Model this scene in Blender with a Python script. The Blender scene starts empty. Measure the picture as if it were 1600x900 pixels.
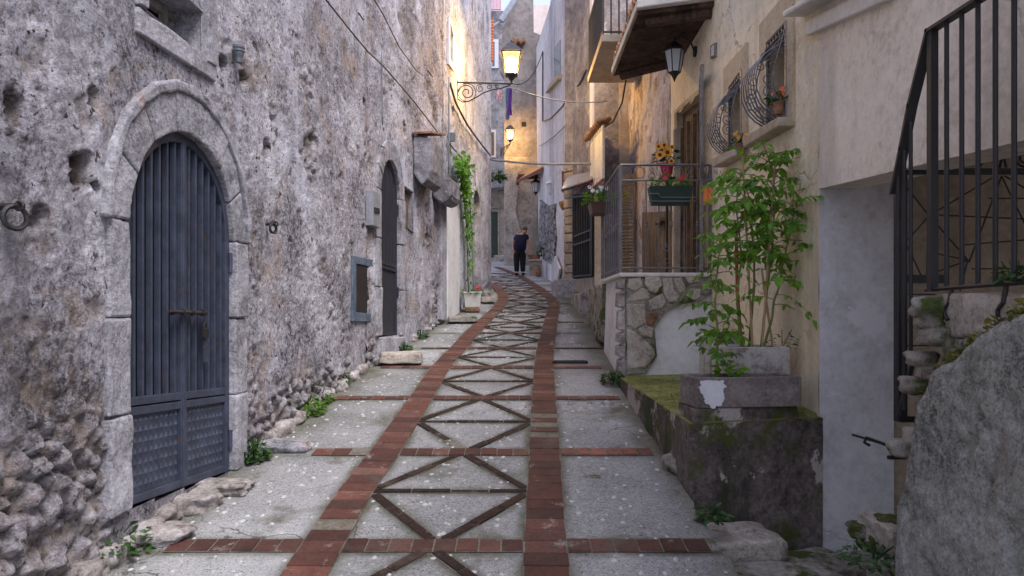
import bpy, bmesh, math, random
from mathutils import Vector, Matrix, noise
random.seed(7)
PI = math.pi
SC = bpy.context.scene
COL = SC.collection

# ------------------------------------------------------------------ camera, sky, light, exposure
F, HY, EZ, SL = 1100.0, 480.0, 1.8, 0.12636      # focal (px of 1600), horizon row, eye height, slope of the alley
cam = bpy.data.objects.new('camera', bpy.data.cameras.new('camera'))
COL.objects.link(cam); SC.camera = cam
cam.location = (0, 0, EZ); cam.rotation_euler = (PI/2, 0, 0)
cam.data.sensor_width = 36; cam.data.lens = 36*F/1600
cam.data.shift_y = (HY-450)/1600.0
cam.data.clip_start = 0.05; cam.data.clip_end = 900

SUN_EL, SUN_AZ = math.radians(58), math.radians(138)
w = bpy.data.worlds.new('World'); SC.world = w; w.use_nodes = True
nt = w.node_tree; bg = nt.nodes['Background']
sky = nt.nodes.new('ShaderNodeTexSky'); sky.sky_type = 'NISHITA'; sky.sun_disc = False
sky.sun_elevation = SUN_EL; sky.sun_rotation = SUN_AZ
sky.dust_density = 2.5; sky.ozone_density = 1.6
_mx = nt.nodes.new('ShaderNodeMix'); _mx.data_type = 'RGBA'; _mx.inputs[0].default_value = .42; _mx.inputs[7].default_value = (6.4, 6.6, 8.7, 1)   # thin bright cloud over the blue
nt.links.new(sky.outputs[0], _mx.inputs[6]); nt.links.new(_mx.outputs[2], bg.inputs[0]); bg.inputs[1].default_value = 0.10
sun = bpy.data.objects.new('sun', bpy.data.lights.new('sun', 'SUN')); COL.objects.link(sun)
sun.data.energy = 1.5; sun.data.angle = math.radians(24); sun.data.color = (1, .96, .95)
_d = Vector((math.sin(SUN_AZ)*math.cos(SUN_EL), math.cos(SUN_AZ)*math.cos(SUN_EL), math.sin(SUN_EL)))
sun.rotation_euler = (-_d).to_track_quat('-Z', 'Y').to_euler()
SC.view_settings.view_transform = 'Standard'; SC.view_settings.look = 'None'
SC.view_settings.gamma = 1.0; SC.view_settings.use_curve_mapping = False
SC.view_settings.exposure = 1.3
SC.render.engine = 'CYCLES'
SC.cycles.use_denoising = True
SC.cycles.max_bounces = 7; SC.cycles.diffuse_bounces = 3; SC.cycles.transparent_max_bounces = 12
SC.cycles.sample_clamp_indirect = 6
LAMP_W, LAMP2_W = 150, 90

# ------------------------------------------------------------------ pixel -> place helpers
def at(px, py, Y): return Vector(((px-800)/F*Y, Y, EZ+(HY-py)/F*Y))
def rd(px, py):
    Y = EZ*F/(py-341.0); return Vector(((px-800)/F*Y, Y, SL*Y))
def rz(Y): return SL*Y
def sst(a, b, x):
    t = max(0, min(1, (x-a)/(b-a))); return t*t*(3-2*t)

class Wall:
    """a vertical plane from a to b (x,y); n points into the alley"""
    def __init__(s, a, b, toward=(0, 6)):
        s.a = Vector((a[0], a[1], 0)); s.b = Vector((b[0], b[1], 0))
        s.t = (s.b-s.a).normalized(); s.L = (s.b-s.a).length
        s.n = Vector((-s.t.y, s.t.x, 0))
        if (Vector((toward[0], toward[1], 0))-s.a).dot(s.n) < 0: s.n = -s.n
    def uz(s, px, py, off=0):
        r = Vector(((px-800)/F, 1, 0)); a = s.a+s.n*off
        k = a.dot(s.n)/r.dot(s.n); P = r*k
        return ((P-s.a).dot(s.t), EZ+(HY-py)/F*k)
    def w(s, u, z, off=0): return s.a+s.t*u+s.n*off+Vector((0, 0, z))
    def p(s, px, py, off=0):
        u, z = s.uz(px, py, off); return s.w(u, z, off)
    def poly(s, pts, off=0): return [s.uz(x, y, off) for x, y in pts]

# ------------------------------------------------------------------ mesh builder
class MB:
    def __init__(s): s.v = []; s.f = []; s.c = []; s.cur = None
    def add(s, vs, fs):
        o = len(s.v); s.v += [Vector(v) for v in vs]
        s.f += [tuple(i+o for i in f) for f in fs]; s.c += [s.cur]*len(fs); return o
    def box(s, c, size, rz=0, ax=None):
        hx, hy, hz = [d/2 for d in size]; c = Vector(c)
        if ax is None:
            ex = Vector((math.cos(rz), math.sin(rz), 0)); ey = Vector((-math.sin(rz), math.cos(rz), 0)); ez = Vector((0, 0, 1))
        else: ex, ey, ez = ax
        vs = [c+ex*(i*hx)+ey*(j*hy)+ez*(k*hz) for k in (-1, 1) for i, j in ((-1, -1), (1, -1), (1, 1), (-1, 1))]
        s.add(vs, [(3, 2, 1, 0), (4, 5, 6, 7), (0, 1, 5, 4), (1, 2, 6, 5), (2, 3, 7, 6), (3, 0, 4, 7)])
    def hull(s, lo, hi):
        n = len(lo)
        s.add(list(lo)+list(hi), [tuple(range(n))[::-1], tuple(range(n, 2*n))]+[(i, (i+1) % n, n+(i+1) % n, n+i) for i in range(n)])
    def prism(s, W, poly, o0, o1):
        s.hull([W.w(u, z, o0) for u, z in poly], [W.w(u, z, o1) for u, z in poly])
    def ring(s, W, outer, inner, o0, o1):
        n = len(outer)
        vs = [W.w(u, z, o) for o in (o0, o1) for P in (outer, inner) for u, z in P]
        fs = []
        for i in range(n-1):
            j = i+1
            A, B, C, D = 0, n, 2*n, 3*n
            fs += [(C+i, C+j, D+j, D+i), (A+i, B+i, B+j, A+j), (A+i, A+j, C+j, C+i), (B+i, D+i, D+j, B+j)]
        fs += [(0, n, 3*n, 2*n), (n-1, 3*n-1, 4*n-1, 2*n-1)]
        s.add(vs, fs)
    def tube(s, pts, r, seg=8, cap=True):
        pts = [Vector(p) for p in pts]; n = len(pts)
        rs = r if isinstance(r, (list, tuple)) else [r]*n
        t0 = (pts[1]-pts[0]).normalized()
        up = Vector((0, 0, 1)) if abs(t0.z) < .9 else Vector((1, 0, 0))
        a = t0.cross(up).normalized(); vs = []
        for i in range(n):
            t = (pts[min(i+1, n-1)]-pts[max(i-1, 0)])
            t = t.normalized() if t.length > 1e-9 else t0
            a = (a-t*a.dot(t)); a = a.normalized() if a.length > 1e-6 else t.orthogonal().normalized()
            b = t.cross(a)
            vs += [pts[i]+(a*math.cos(2*PI*k/seg)+b*math.sin(2*PI*k/seg))*rs[i] for k in range(seg)]
        fs = [(i*seg+k, i*seg+(k+1) % seg, (i+1)*seg+(k+1) % seg, (i+1)*seg+k) for i in range(n-1) for k in range(seg)]
        if cap: fs += [tuple(range(seg))[::-1], tuple(range((n-1)*seg, n*seg))]
        s.add(vs, fs)
    def lathe(s, c, prof, seg=16, sx=1, sy=1, rot=0):
        c = Vector(c); n = len(prof)
        vs = [c+Vector((r*math.cos(rot+2*PI*k/seg)*sx, r*math.sin(rot+2*PI*k/seg)*sy, z)) for r, z in prof for k in range(seg)]
        fs = [(i*seg+k, i*seg+(k+1) % seg, (i+1)*seg+(k+1) % seg, (i+1)*seg+k) for i in range(n-1) for k in range(seg)]
        fs += [tuple(range(seg))[::-1], tuple(range((n-1)*seg, n*seg))]
        s.add(vs, fs)
    def rock(s, c, size, seed=0, rough=.25, sub=3):
        bm = bmesh.new(); bmesh.ops.create_icosphere(bm, subdivisions=sub, radius=1)
        vs = []
        for v in bm.verts:
            q = v.co.copy()
            m = max(abs(q.x), abs(q.y), abs(q.z)); q = q.lerp(q/m*.85, .55)       # boxy pebble
            d = 1+rough*noise.fractal(v.co*1.3+Vector((seed*7.1, seed*3.3, 0)), 1, 2, 4)+.06*noise.noise(v.co*6+Vector((seed, 0, 0)))
            q *= d
            vs.append(Vector(c)+Vector((q.x*size[0], q.y*size[1], q.z*size[2])))
        s.add(vs, [tuple(v.index for v in f.verts) for f in bm.faces]); bm.free()
    def build(s, name, mat, parent=None, smooth=False, bevel=0, origin=None):
        me = bpy.data.meshes.new(name)
        xs = [v.x for v in s.v]; ys = [v.y for v in s.v]; zs = [v.z for v in s.v]
        base = Vector(origin) if origin is not None else Vector(((min(xs)+max(xs))/2, (min(ys)+max(ys))/2, min(zs)))
        me.from_pydata([v-base for v in s.v], [], s.f)
        if any(c is not None for c in s.c):
            ca = me.color_attributes.new('tint', 'BYTE_COLOR', 'CORNER')
            k = 0
            for p, c in zip(me.polygons, s.c):
                for _ in p.vertices: ca.data[k].color_srgb = (*(c or (1, 1, 1)), 1); k += 1
        bm = bmesh.new(); bm.from_mesh(me); bmesh.ops.recalc_face_normals(bm, faces=bm.faces); bm.to_mesh(me); bm.free()
        if smooth: me.polygons.foreach_set('use_smooth', [True]*len(me.polygons))
        me.materials.append(mat)
        o = bpy.data.objects.new(name, me); COL.objects.link(o)
        o['wx'] = tuple(base)
        if parent is not None: o.parent = parent; o.location = base-Vector(parent['wx'])
        else: o.location = base
        if bevel:
            b = o.modifiers.new('bevel', 'BEVEL'); b.width = bevel; b.segments = 2; b.limit_method = 'ANGLE'; b.angle_limit = math.radians(40)
        return o

def tag(o, label=None, cat=None, group=None, kind=None):
    if label: o['label'] = label
    if cat: o['category'] = cat
    if group: o['group'] = group
    if kind: o['kind'] = kind
    return o
def thing(name, label, cat, loc, group=None):
    o = bpy.data.objects.new(name, None); COL.objects.link(o); o.location = Vector(loc); o['wx'] = tuple(loc)
    o.empty_display_size = .1
    return tag(o, label, cat, group)
def arc(c, r, a0, a1, n, e1, e2, ry=None):
    c = Vector(c); ry = r if ry is None else ry
    return [c+e1*(r*math.cos(a0+(a1-a0)*i/n))+e2*(ry*math.sin(a0+(a1-a0)*i/n)) for i in range(n+1)]
def spiral(c, r0, r1, a0, turns, e1, e2, n=None):
    n = n or int(abs(turns)*14)+4; c = Vector(c)
    return [c+(e1*math.cos(a0+turns*2*PI*i/n)+e2*math.sin(a0+turns*2*PI*i/n))*(r0+(r1-r0)*i/n) for i in range(n+1)]
def sag(a, b, s, n=14):
    a = Vector(a); b = Vector(b)
    return [a.lerp(b, i/n)-Vector((0, 0, s*4*(i/n)*(1-i/n))) for i in range(n+1)]
X_, Y_, Z_ = Vector((1, 0, 0)), Vector((0, 1, 0)), Vector((0, 0, 1))

def roughen(o, amp, size, lev=3):
    s_ = o.modifiers.new('subdivide', 'SUBSURF'); s_.subdivision_type = 'SIMPLE'; s_.levels = lev; s_.render_levels = lev
    t_ = bpy.data.textures.new('stone_noise', 'CLOUDS'); t_.noise_scale = size; t_.noise_depth = 4
    d_ = o.modifiers.new('roughness', 'DISPLACE'); d_.texture = t_; d_.strength = amp; d_.mid_level = .5; d_.texture_coords = 'LOCAL'
    for p in o.data.polygons: p.use_smooth = False
    return o
# ------------------------------------------------------------------ materials
def new_mat(name):
    m = bpy.data.materials.new(name); m.use_nodes = True
    return m, m.node_tree, m.node_tree.nodes['Principled BSDF']
def N(nt, t, **kw):
    n = nt.nodes.new(t)
    for k, v in kw.items():
        if hasattr(n, k): setattr(n, k, v)
    return n
def pos(nt, stretch=(1, 1, 1)):
    g = N(nt, 'ShaderNodeNewGeometry'); m = N(nt, 'ShaderNodeMapping'); m.inputs['Scale'].default_value = stretch
    nt.links.new(g.outputs['Position'], m.inputs[0]); return m.outputs[0]
def noise_n(nt, vec, scale, detail=6, rough=.6, dist=0):
    n = N(nt, 'ShaderNodeTexNoise'); n.inputs['Scale'].default_value = scale; n.inputs['Detail'].default_value = detail
    n.inputs['Roughness'].default_value = rough; n.inputs['Distortion'].default_value = dist
    nt.links.new(vec, n.inputs['Vector']); return n.outputs['Fac']
def ramp(nt, fac, stops):
    r = N(nt, 'ShaderNodeValToRGB'); e = r.color_ramp.elements
    while len(e) < len(stops): e.new(.5)
    for i, (p, c) in enumerate(stops): e[i].position = p; e[i].color = (*c, 1) if len(c) == 3 else c
    nt.links.new(fac, r.inputs[0]); return r.outputs[0]
def mix(nt, fac, a, b, mode='MIX'):
    m = N(nt, 'ShaderNodeMix'); m.data_type = 'RGBA'; m.blend_type = mode
    for sock, v in ((m.inputs[0], fac), (m.inputs[6], a), (m.inputs[7], b)):
        if isinstance(v, (int, float)): sock.default_value = v
        elif isinstance(v, tuple): sock.default_value = (*v, 1)
        else: nt.links.new(v, sock)
    return m.outputs[2]
def mth(nt, op, a, b=None, clamp=False):
    m = N(nt, 'ShaderNodeMath'); m.operation = op; m.use_clamp = clamp
    for sock, v in ((m.inputs[0], a), (m.inputs[1], b)):
        if v is None: continue
        if isinstance(v, (int, float)): sock.default_value = v
        else: nt.links.new(v, sock)
    return m.outputs[0]
def thr(nt, fac, lo, hi): return ramp(nt, fac, [(lo, (0, 0, 0)), (hi, (1, 1, 1))])

def surface(name, cols, scale=1.5, fine=14, patches=(), streak=None, wear=None, rough=.9, bump=.5, bdist=.02, bscale=9, speck=None, cells=None, tint=False, cracks=None):
    """layered mineral surface: broad tone, fine tone, patches [(colour, scale, lo, hi, stretch)], vertical streaks, wear attribute, pits"""
    m, nt, b = new_mat(name); L = nt.links
    P = pos(nt)
    f = noise_n(nt, P, scale, 8, .62)
    f2 = noise_n(nt, P, fine, 5, .7)
    f3 = noise_n(nt, P, fine*.33, 6, .75, .4)
    ff = mth(nt, 'ADD', mth(nt, 'ADD', mth(nt, 'MULTIPLY', f, .36), mth(nt, 'MULTIPLY', f2, .30)), mth(nt, 'MULTIPLY', f3, .34))
    k = len(cols); c = ramp(nt, ff, [(.40+.20*i/max(1, k-1), cc) for i, cc in enumerate(cols)])
    if tint:
        a = N(nt, 'ShaderNodeVertexColor'); a.layer_name = 'tint'
        c = mix(nt, 1.0, c, a.outputs[0], 'MULTIPLY')
    if streak:
        sc, col, lo, hi = streak
        sf = noise_n(nt, pos(nt, (1, 1, .16)), sc, 7, .65)
        c = mix(nt, thr(nt, sf, lo, hi), c, col)
    for (col, s2, lo, hi, st) in patches:
        pf = noise_n(nt, pos(nt, st), s2, 7, .68, .3)
        c = mix(nt, thr(nt, pf, lo, hi), c, col)
    if speck:
        col, s3, lo, hi = speck
        c = mix(nt, thr(nt, noise_n(nt, P, s3, 3, .6), lo, hi), c, col)
    ck = None
    if cracks:
        vc = N(nt, 'ShaderNodeTexVoronoi'); vc.feature = 'DISTANCE_TO_EDGE'; vc.inputs['Scale'].default_value = cracks[0]
        nz = N(nt, 'ShaderNodeTexNoise'); nz.inputs['Scale'].default_value = 2.2; nz.inputs['Detail'].default_value = 7; L.new(P, nz.inputs['Vector'])
        s0 = N(nt, 'ShaderNodeVectorMath'); s0.operation = 'SCALE'; s0.inputs[3].default_value = .9/cracks[0]; L.new(nz.outputs['Color'], s0.inputs[0])
        s1 = N(nt, 'ShaderNodeVectorMath'); s1.operation = 'ADD'; L.new(P, s1.inputs[0]); L.new(s0.outputs[0], s1.inputs[1]); L.new(s1.outputs[0], vc.inputs['Vector'])
        ck = mth(nt, 'MULTIPLY', ramp(nt, vc.outputs['Distance'], [(.002, (1, 1, 1)), (.010, (0, 0, 0))]), thr(nt, noise_n(nt, P, cracks[0]*.8, 4, .6), .50, .60))
        c = mix(nt, mth(nt, 'MULTIPLY', ck, .8), c, cracks[1])
    if wear:
        a = N(nt, 'ShaderNodeAttribute'); a.attribute_name = 'wear'
        wn = noise_n(nt, P, 12, 6, .65)
        wc = ramp(nt, wn, [(.35, wear[0]), (.65, wear[1])])
        c = mix(nt, a.outputs['Fac'], c, wc)
    L.new(c, b.inputs['Base Color'])
    b.inputs['Roughness'].default_value = rough
    b.inputs['Specular IOR Level'].default_value = .25
    h = mth(nt, 'ADD', mth(nt, 'MULTIPLY', noise_n(nt, P, bscale, 9, .72), 1.0), mth(nt, 'MULTIPLY', noise_n(nt, P, bscale*6, 4, .7), .35))
    if cells:
        v = N(nt, 'ShaderNodeTexVoronoi'); v.feature = 'DISTANCE_TO_EDGE'; v.inputs['Scale'].default_value = cells[0]
        wv = N(nt, 'ShaderNodeVectorMath'); wv.operation = 'ADD'
        nz = N(nt, 'ShaderNodeTexNoise'); nz.inputs['Scale'].default_value = 5
        L.new(P, nz.inputs['Vector']); sc_ = N(nt, 'ShaderNodeVectorMath'); sc_.operation = 'SCALE'; sc_.inputs[3].default_value = .12
        L.new(nz.outputs['Color'], sc_.inputs[0]); L.new(P, wv.inputs[0]); L.new(sc_.outputs[0], wv.inputs[1]); L.new(wv.outputs[0], v.inputs['Vector'])
        e = thr(nt, v.outputs['Distance'], .0, cells[1])
        c2 = mix(nt, e, cells[2], c); L.new(c2, b.inputs['Base Color'])
        h = mth(nt, 'ADD', h, mth(nt, 'MULTIPLY', e, 1.2))
    if ck is not None: h = mth(nt, 'SUBTRACT', h, ck)
    bp = N(nt, 'ShaderNodeBump'); bp.inputs['Strength'].default_value = bump; bp.inputs['Distance'].default_value = bdist
    L.new(h, bp.inputs['Height']); L.new(bp.outputs[0], b.inputs['Normal'])
    return m
def plain(name, col, rough=.6, metal=0, var=.25, scale=12, bump=.1, spec=.4, rust=None):
    m, nt, b = new_mat(name); P = pos(nt)
    f = noise_n(nt, P, scale, 6, .65)
    c = ramp(nt, f, [(.3, tuple(x*(1-var) for x in col)), (.7, tuple(min(1, x*(1+var)) for x in col))])
    if rust: c = mix(nt, thr(nt, noise_n(nt, P, rust[1], 6, .7), rust[2], rust[2]+.08), c, rust[0])
    nt.links.new(c, b.inputs['Base Color'])
    b.inputs['Roughness'].default_value = rough; b.inputs['Metallic'].default_value = metal; b.inputs['Specular IOR Level'].default_value = spec
    bp = N(nt, 'ShaderNodeBump'); bp.inputs['Strength'].default_value = bump; bp.inputs['Distance'].default_value = .01
    nt.links.new(noise_n(nt, P, scale*5, 4, .6), bp.inputs['Height']); nt.links.new(bp.outputs[0], b.inputs['Normal'])
    return m
def leaf_mat(name, a, b_, tr=.35):
    m, nt, b = new_mat(name); P = pos(nt)
    c = ramp(nt, noise_n(nt, P, 9, 3, .6), [(.35, a), (.65, b_)])
    nt.links.new(c, b.inputs['Base Color']); b.inputs['Roughness'].default_value = .5; b.inputs['Specular IOR Level'].default_value = .35
    t = N(nt, 'ShaderNodeBsdfTranslucent'); nt.links.new(mix(nt, 1, c, (1, 1, .5), 'MULTIPLY'), t.inputs[0])
    mx = N(nt, 'ShaderNodeMixShader'); mx.inputs[0].default_value = tr
    nt.links.new(b.outputs[0], mx.inputs[1]); nt.links.new(t.outputs[0], mx.inputs[2])
    nt.links.new(mx.outputs[0], nt.nodes['Material Output'].inputs[0]); return m
def glow(name, col, s):
    m, nt, b = new_mat(name); b.inputs['Emission Color'].default_value = (*col, 1); b.inputs['Emission Strength'].default_value = s
    b.inputs['Base Color'].default_value = (*col, 1); return m
def glassy(name, col=(1, 1, 1), t=.8):
    m, nt, b = new_mat(name); b.inputs['Base Color'].default_value = (*col, 1); b.inputs['Roughness'].default_value = .15
    tr = N(nt, 'ShaderNodeBsdfTransparent'); tr.inputs[0].default_value = (*col, 1); mx = N(nt, 'ShaderNodeMixShader'); mx.inputs[0].default_value = 1-t
    nt.links.new(tr.outputs[0], mx.inputs[1]); nt.links.new(b.outputs[0], mx.inputs[2]); nt.links.new(mx.outputs[0], nt.nodes['Material Output'].inputs[0]); return m

M = {}
M['wall1'] = surface('old_plaster', [(.05, .043, .05), (.51, .485, .54), (.94, .92, .99)], 1.1, 46, streak=(1.3, (.17, .155, .16), .55, .70),
                     patches=[((.52, .39, .31), 1.5, .54, .70, (1, 1, 1)), ((.84, .85, .96), 1.2, .53, .66, (1, 1, .6)), ((.15, .135, .14), .55, .55, .70, (1, 1, .7)), ((.09, .07, .06), 8, .62, .66, (1, 1, 1))],
                     wear=((.07, .05, .035), (.56, .46, .38)), speck=((.07, .06, .06), 26, .63, .68), bump=1.0, bdist=.06, bscale=24)
M['wall2'] = surface('limewashed_plaster', [(.12, .12, .15), (.58, .58, .66), (.86, .87, .97)], 1.3, 30, streak=(2.4, (.20, .20, .24), .57, .70),
                     patches=[((.60, .50, .42), 1.2, .62, .75, (1, 1, .5)), ((.12, .11, .12), 7, .63, .67, (1, 1, .6))], wear=((.12, .09, .07), (.4, .33, .28)), bump=1.0, bdist=.06, bscale=16)
M['dressed'] = surface('dressed_limestone', [(.12, .115, .12), (.36, .35, .38), (.58, .57, .62)], 2.5, 60, streak=(3, (.16, .15, .16), .58, .72),
                       patches=[((.36, .22, .15), 3.0, .62, .72, (1, 1, .5))], bump=.9, bdist=.022, bscale=34)
M['rubble'] = surface('rubble_stone', [(.12, .10, .09), (.38, .34, .32), (.62, .58, .57)], 3, 30, patches=[((.10, .12, .05), 2.2, .60, .70, (1, 1, 1))], bump=.9, bdist=.03, bscale=18)
M['mossrock'] = surface('mossy_stone', [(.16, .14, .11), (.32, .29, .25), (.46, .43, .40)], 3, 30, patches=[((.07, .09, .02), 3.5, .50, .60, (1, 1, 1))], bump=.9, bdist=.03, bscale=18)
M['road'] = surface('pebbled_concrete', [(.13, .13, .128), (.32, .32, .32), (.46, .46, .465)], .7, 110, wear=((.045, .045, .025), (.13, .125, .08)), patches=[((.13, .125, .095), 1.3, .56, .70, (1, 1, 1)), ((.38, .38, .40), .8, .63, .68, (1, 1, 1)), ((.09, .095, .05), 3.1, .62, .70, (1, 1, 1))],
                    speck=((.06, .055, .05), 90, .58, .66), bump=.9, bdist=.008, bscale=80, rough=.8, cracks=(.9, (.06, .055, .05)))
M['brick'] = surface('paving_brick', [(.55, .55, .55), (.85, .85, .85), (1.1, 1.1, 1.1)], 3, 40, tint=True, bump=.7, bdist=.008, bscale=60, rough=.7, patches=[((.10, .075, .06), 2.2, .54, .70, (1, 1, 1)), ((.26, .22, .20), 6, .60, .68, (1, 1, 1)), ((.05, .04, .035), 16, .60, .66, (1, 1, 1))], speck=((.06, .045, .04), 45, .60, .68))
M['mortar'] = surface('dark_joint', [(.08, .075, .05), (.16, .14, .11), (.24, .22, .2)], 3, 40, bump=.5, bdist=.006, bscale=60)
M['pebble'] = plain('white_pebble', (.43, .42, .41), .5, 0, .2, 20)
M['house'] = surface('lamplit_cream_plaster', [(.56, .45, .30), (.80, .68, .49), (.88, .79, .62)], .7, 26, streak=(1.0, (.46, .38, .28), .54, .75),
                     patches=[((.58, .52, .46), .9, .58, .7, (1, 1, 1)), ((.36, .29, .20), 2.5, .64, .72, (1, 1, .25))], bump=.6, bdist=.014, bscale=20, cracks=(.8, (.22, .17, .12)))  # cream wall with the street lamp's yellow glow put into its colour
M['houseupper'] = surface('unlit_pinkish_plaster', [(.54, .46, .37), (.76, .67, .57), (.84, .76, .67)], .7, 26, streak=(1.0, (.46, .39, .33), .54, .75), patches=[((.60, .56, .54), .9, .58, .7, (1, 1, 1)), ((.38, .31, .25), 2.5, .64, .72, (1, 1, .25))], bump=.6, bdist=.014, bscale=20, cracks=(.6, (.3, .25, .21)))  # same house plaster, coloured without the lamp's yellow for the overhang wall
M['innerwall'] = surface('shade_browned_plaster', [(.22, .17, .12), (.34, .27, .20), (.42, .35, .27)], .9, 18, bump=.5, bdist=.014, bscale=10)  # plaster darkened to brown, painting in the shade deep under the overhang
M['houserough'] = surface('rough_render', [(.40, .31, .20), (.62, .50, .34), (.74, .62, .45)], 2, 60, bump=1.0, bdist=.015, bscale=70)
M['recess'] = surface('smooth_grey_plaster', [(.42, .41, .41), (.55, .54, .55), (.64, .63, .64)], .9, 18, streak=(1.4, (.38, .36, .36), .58, .72), patches=[((.40, .34, .29), 1.5, .60, .68, (1, 1, 1)), ((.62, .60, .62), 2.2, .60, .63, (1, 1, 1))], bump=.6, bdist=.014, bscale=10, cracks=(.7, (.36, .34, .34)))
M['peeled'] = surface('peeled_plaster', [(.26, .22, .22), (.44, .40, .42), (.58, .55, .58)], 1.5, 12, streak=(2, (.24, .17, .12), .54, .62),
                      patches=[((.22, .17, .14), 2.4, .56, .60, (1, 1, .7)), ((.50, .36, .22), 1.0, .58, .68, (1, 1, 1))], bump=.9, bdist=.03, bscale=14)
M['mossconc'] = surface('mossy_concrete', [(.035, .03, .028), (.13, .105, .095), (.24, .20, .185)], 1.6, 30, streak=(2.4, (.04, .05, .022), .50, .60),
                        patches=[((.42, .37, .34), 1.9, .535, .555, (1, 1, 1)), ((.07, .08, .02), 2.3, .55, .65, (1, 1, 1))], bump=.7, bdist=.015, bscale=30)
M['mosstop'] = surface('moss_top', [(.06, .07, .02), (.18, .19, .05), (.32, .30, .14)], 1.6, 26, patches=[((.30, .27, .22), 1.6, .60, .70, (1, 1, 1))], bump=.7, bdist=.01, bscale=50)
M['granite'] = surface('rough_cement', [(.16, .16, .14), (.55, .55, .50), (.86, .86, .80)], 1.6, 95, patches=[((.12, .15, .07), 1.5, .58, .70, (1, 1, .6)), ((.24, .17, .13), 1.3, .62, .74, (1, 1, .5))],
                       bump=1.0, bdist=.03, bscale=75)
M['white'] = surface('white_plaster', [(.40, .38, .39), (.60, .57, .58), (.72, .69, .70)], .6, 12, streak=(.8, (.30, .28, .31), .50, .66), patches=[((.55, .47, .45), .5, .55, .7, (1, 1, 1))], bump=.4, bdist=.02, bscale=8)
M['whitewall'] = surface('white_parapet', [(.56, .55, .54), (.70, .69, .69), (.78, .77, .77)], 1.5, 14, streak=(2, (.40, .36, .32), .60, .72), bump=.4, bdist=.012, bscale=18)
M['flag'] = surface('flagstone', [(.24, .20, .165), (.52, .46, .395), (.70, .64, .57)], 3, 50, bump=1, bdist=.025, bscale=30)
M['fargrey'] = surface('grey_old_wall', [(.13, .12, .13), (.25, .24, .26), (.40, .39, .42)], 1.2, 9, patches=[((.48, .46, .48), 2.4, .60, .66, (1, 1, 1))], bump=.9, bdist=.05, bscale=8)
M['farbeige'] = surface('beige_old_wall', [(.14, .12, .10), (.32, .28, .24), (.48, .43, .37)], 1.1, 9, streak=(1.2, (.22, .20, .18), .54, .66), bump=.9, bdist=.06, bscale=7)
M['fartaupe'] = surface('taupe_wall', [(.14, .125, .115), (.24, .215, .205), (.34, .31, .30)], .5, 6, streak=(1.0, (.22, .19, .18), .54, .68), bump=.4, bdist=.03, bscale=6)
M['farpink'] = surface('pink_wall', [(.58, .48, .44), (.66, .56, .52), (.72, .63, .6)], .8, 6, bump=.3)
M['farrubble'] = surface('small_rubble', [(.20, .18, .18), (.36, .33, .33), (.52, .50, .5)], 3, 10, bump=1, bdist=.08, bscale=6, cells=(4.2, .14, (.12, .10, .10)))
M['farblocks'] = surface('rough_ashlar', [(.18, .16, .14), (.36, .33, .30), (.50, .47, .43)], 2, 12, bump=1, bdist=.04, bscale=9)
M['blockgrey'] = surface('planter_concrete', [(.09, .075, .065), (.19, .16, .145), (.29, .26, .24)], 3, 40, bump=.8, bdist=.01, bscale=50)
M['blockpale'] = surface('pale_planter', [(.22, .19, .17), (.45, .42, .39), (.54, .51, .48)], 3, 24, bump=.5, bdist=.01, bscale=40)
M['paintpatch'] = surface('white_paint', [(.60, .60, .63), (.68, .68, .71), (.74, .74, .77)], 3, 30, bump=.3, bdist=.005, bscale=40)
M['whiteplastic'] = plain('stained_white_pot', (.62, .60, .55), .6, 0, .12, 8)
M['gate'] = plain('blue_grey_gate_paint', (.060, .070, .105), .45, .3, .35, 9, .2, .5, rust=((.10, .065, .05), 14, .61))
M['gateback'] = plain('dark_blue_boards', (.010, .016, .032), .6, 0, .3, 10)
M['gate2'] = plain('charcoal_gate_paint', (.045, .045, .055), .5, .3, .2, 9)
M['iron'] = plain('black_iron', (.018, .017, .018), .6, .1, .3, 12, .2, .5, rust=((.07, .035, .02), 22, .66))
M['irongrey'] = plain('grey_iron', (.16, .155, .165), .45, .6, .3, 12, .1, .5, rust=((.12, .08, .06), 26, .62))
M['dark'] = plain('dark_interior', (.012, .012, .014), .8)
M['wood'] = surface('old_dark_wood', [(.03, .018, .012), (.07, .042, .03), (.13, .08, .055)], 2, 30, streak=(4, (.03, .02, .015), .52, .62), bump=.7, bdist=.01, bscale=20)
M['woodbrown'] = surface('brown_wood', [(.10, .065, .035), (.17, .115, .065), (.24, .17, .10)], 2, 26, streak=(8, (.07, .045, .03), .52, .62), bump=.5, bdist=.01, bscale=20)
M['woodgrey'] = surface('grey_shutter_wood', [(.14, .12, .11), (.22, .20, .19), (.30, .28, .27)], 2, 26, streak=(8, (.10, .09, .08), .52, .62), bump=.5, bdist=.01, bscale=20)
M['terracotta'] = surface('terracotta', [(.10, .055, .035), (.26, .14, .085), (.38, .23, .15)], 4, 30, patches=[((.13, .12, .07), 3, .56, .66, (1, 1, 1))], bump=.6, bdist=.01, bscale=30)
M['orangetile'] = plain('orange_tile', (.62, .20, .08), .8)
M['slab'] = surface('slab_concrete', [(.30, .24, .17), (.40, .33, .25), (.48, .42, .35)], 1.5, 12, bump=.5)
M['palestone'] = surface('pale_coping', [(.50, .48, .44), (.64, .61, .56), (.74, .71, .66)], 2, 20, bump=.3)
M['leaf'] = leaf_mat('tomato_leaf', (.06, .16, .02), (.18, .36, .04), .5)
M['leaf2'] = leaf_mat('bright_leaf', (.09, .24, .03), (.24, .46, .06), .5)
M['leafdark'] = leaf_mat('dark_leaf', (.02, .06, .015), (.05, .12, .025), .2)
M['leafyel'] = leaf_mat('yellow_leaf', (.25, .25, .05), (.40, .38, .08))
M['moss'] = leaf_mat('moss_tuft', (.08, .09, .02), (.22, .21, .05), .2)
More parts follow.
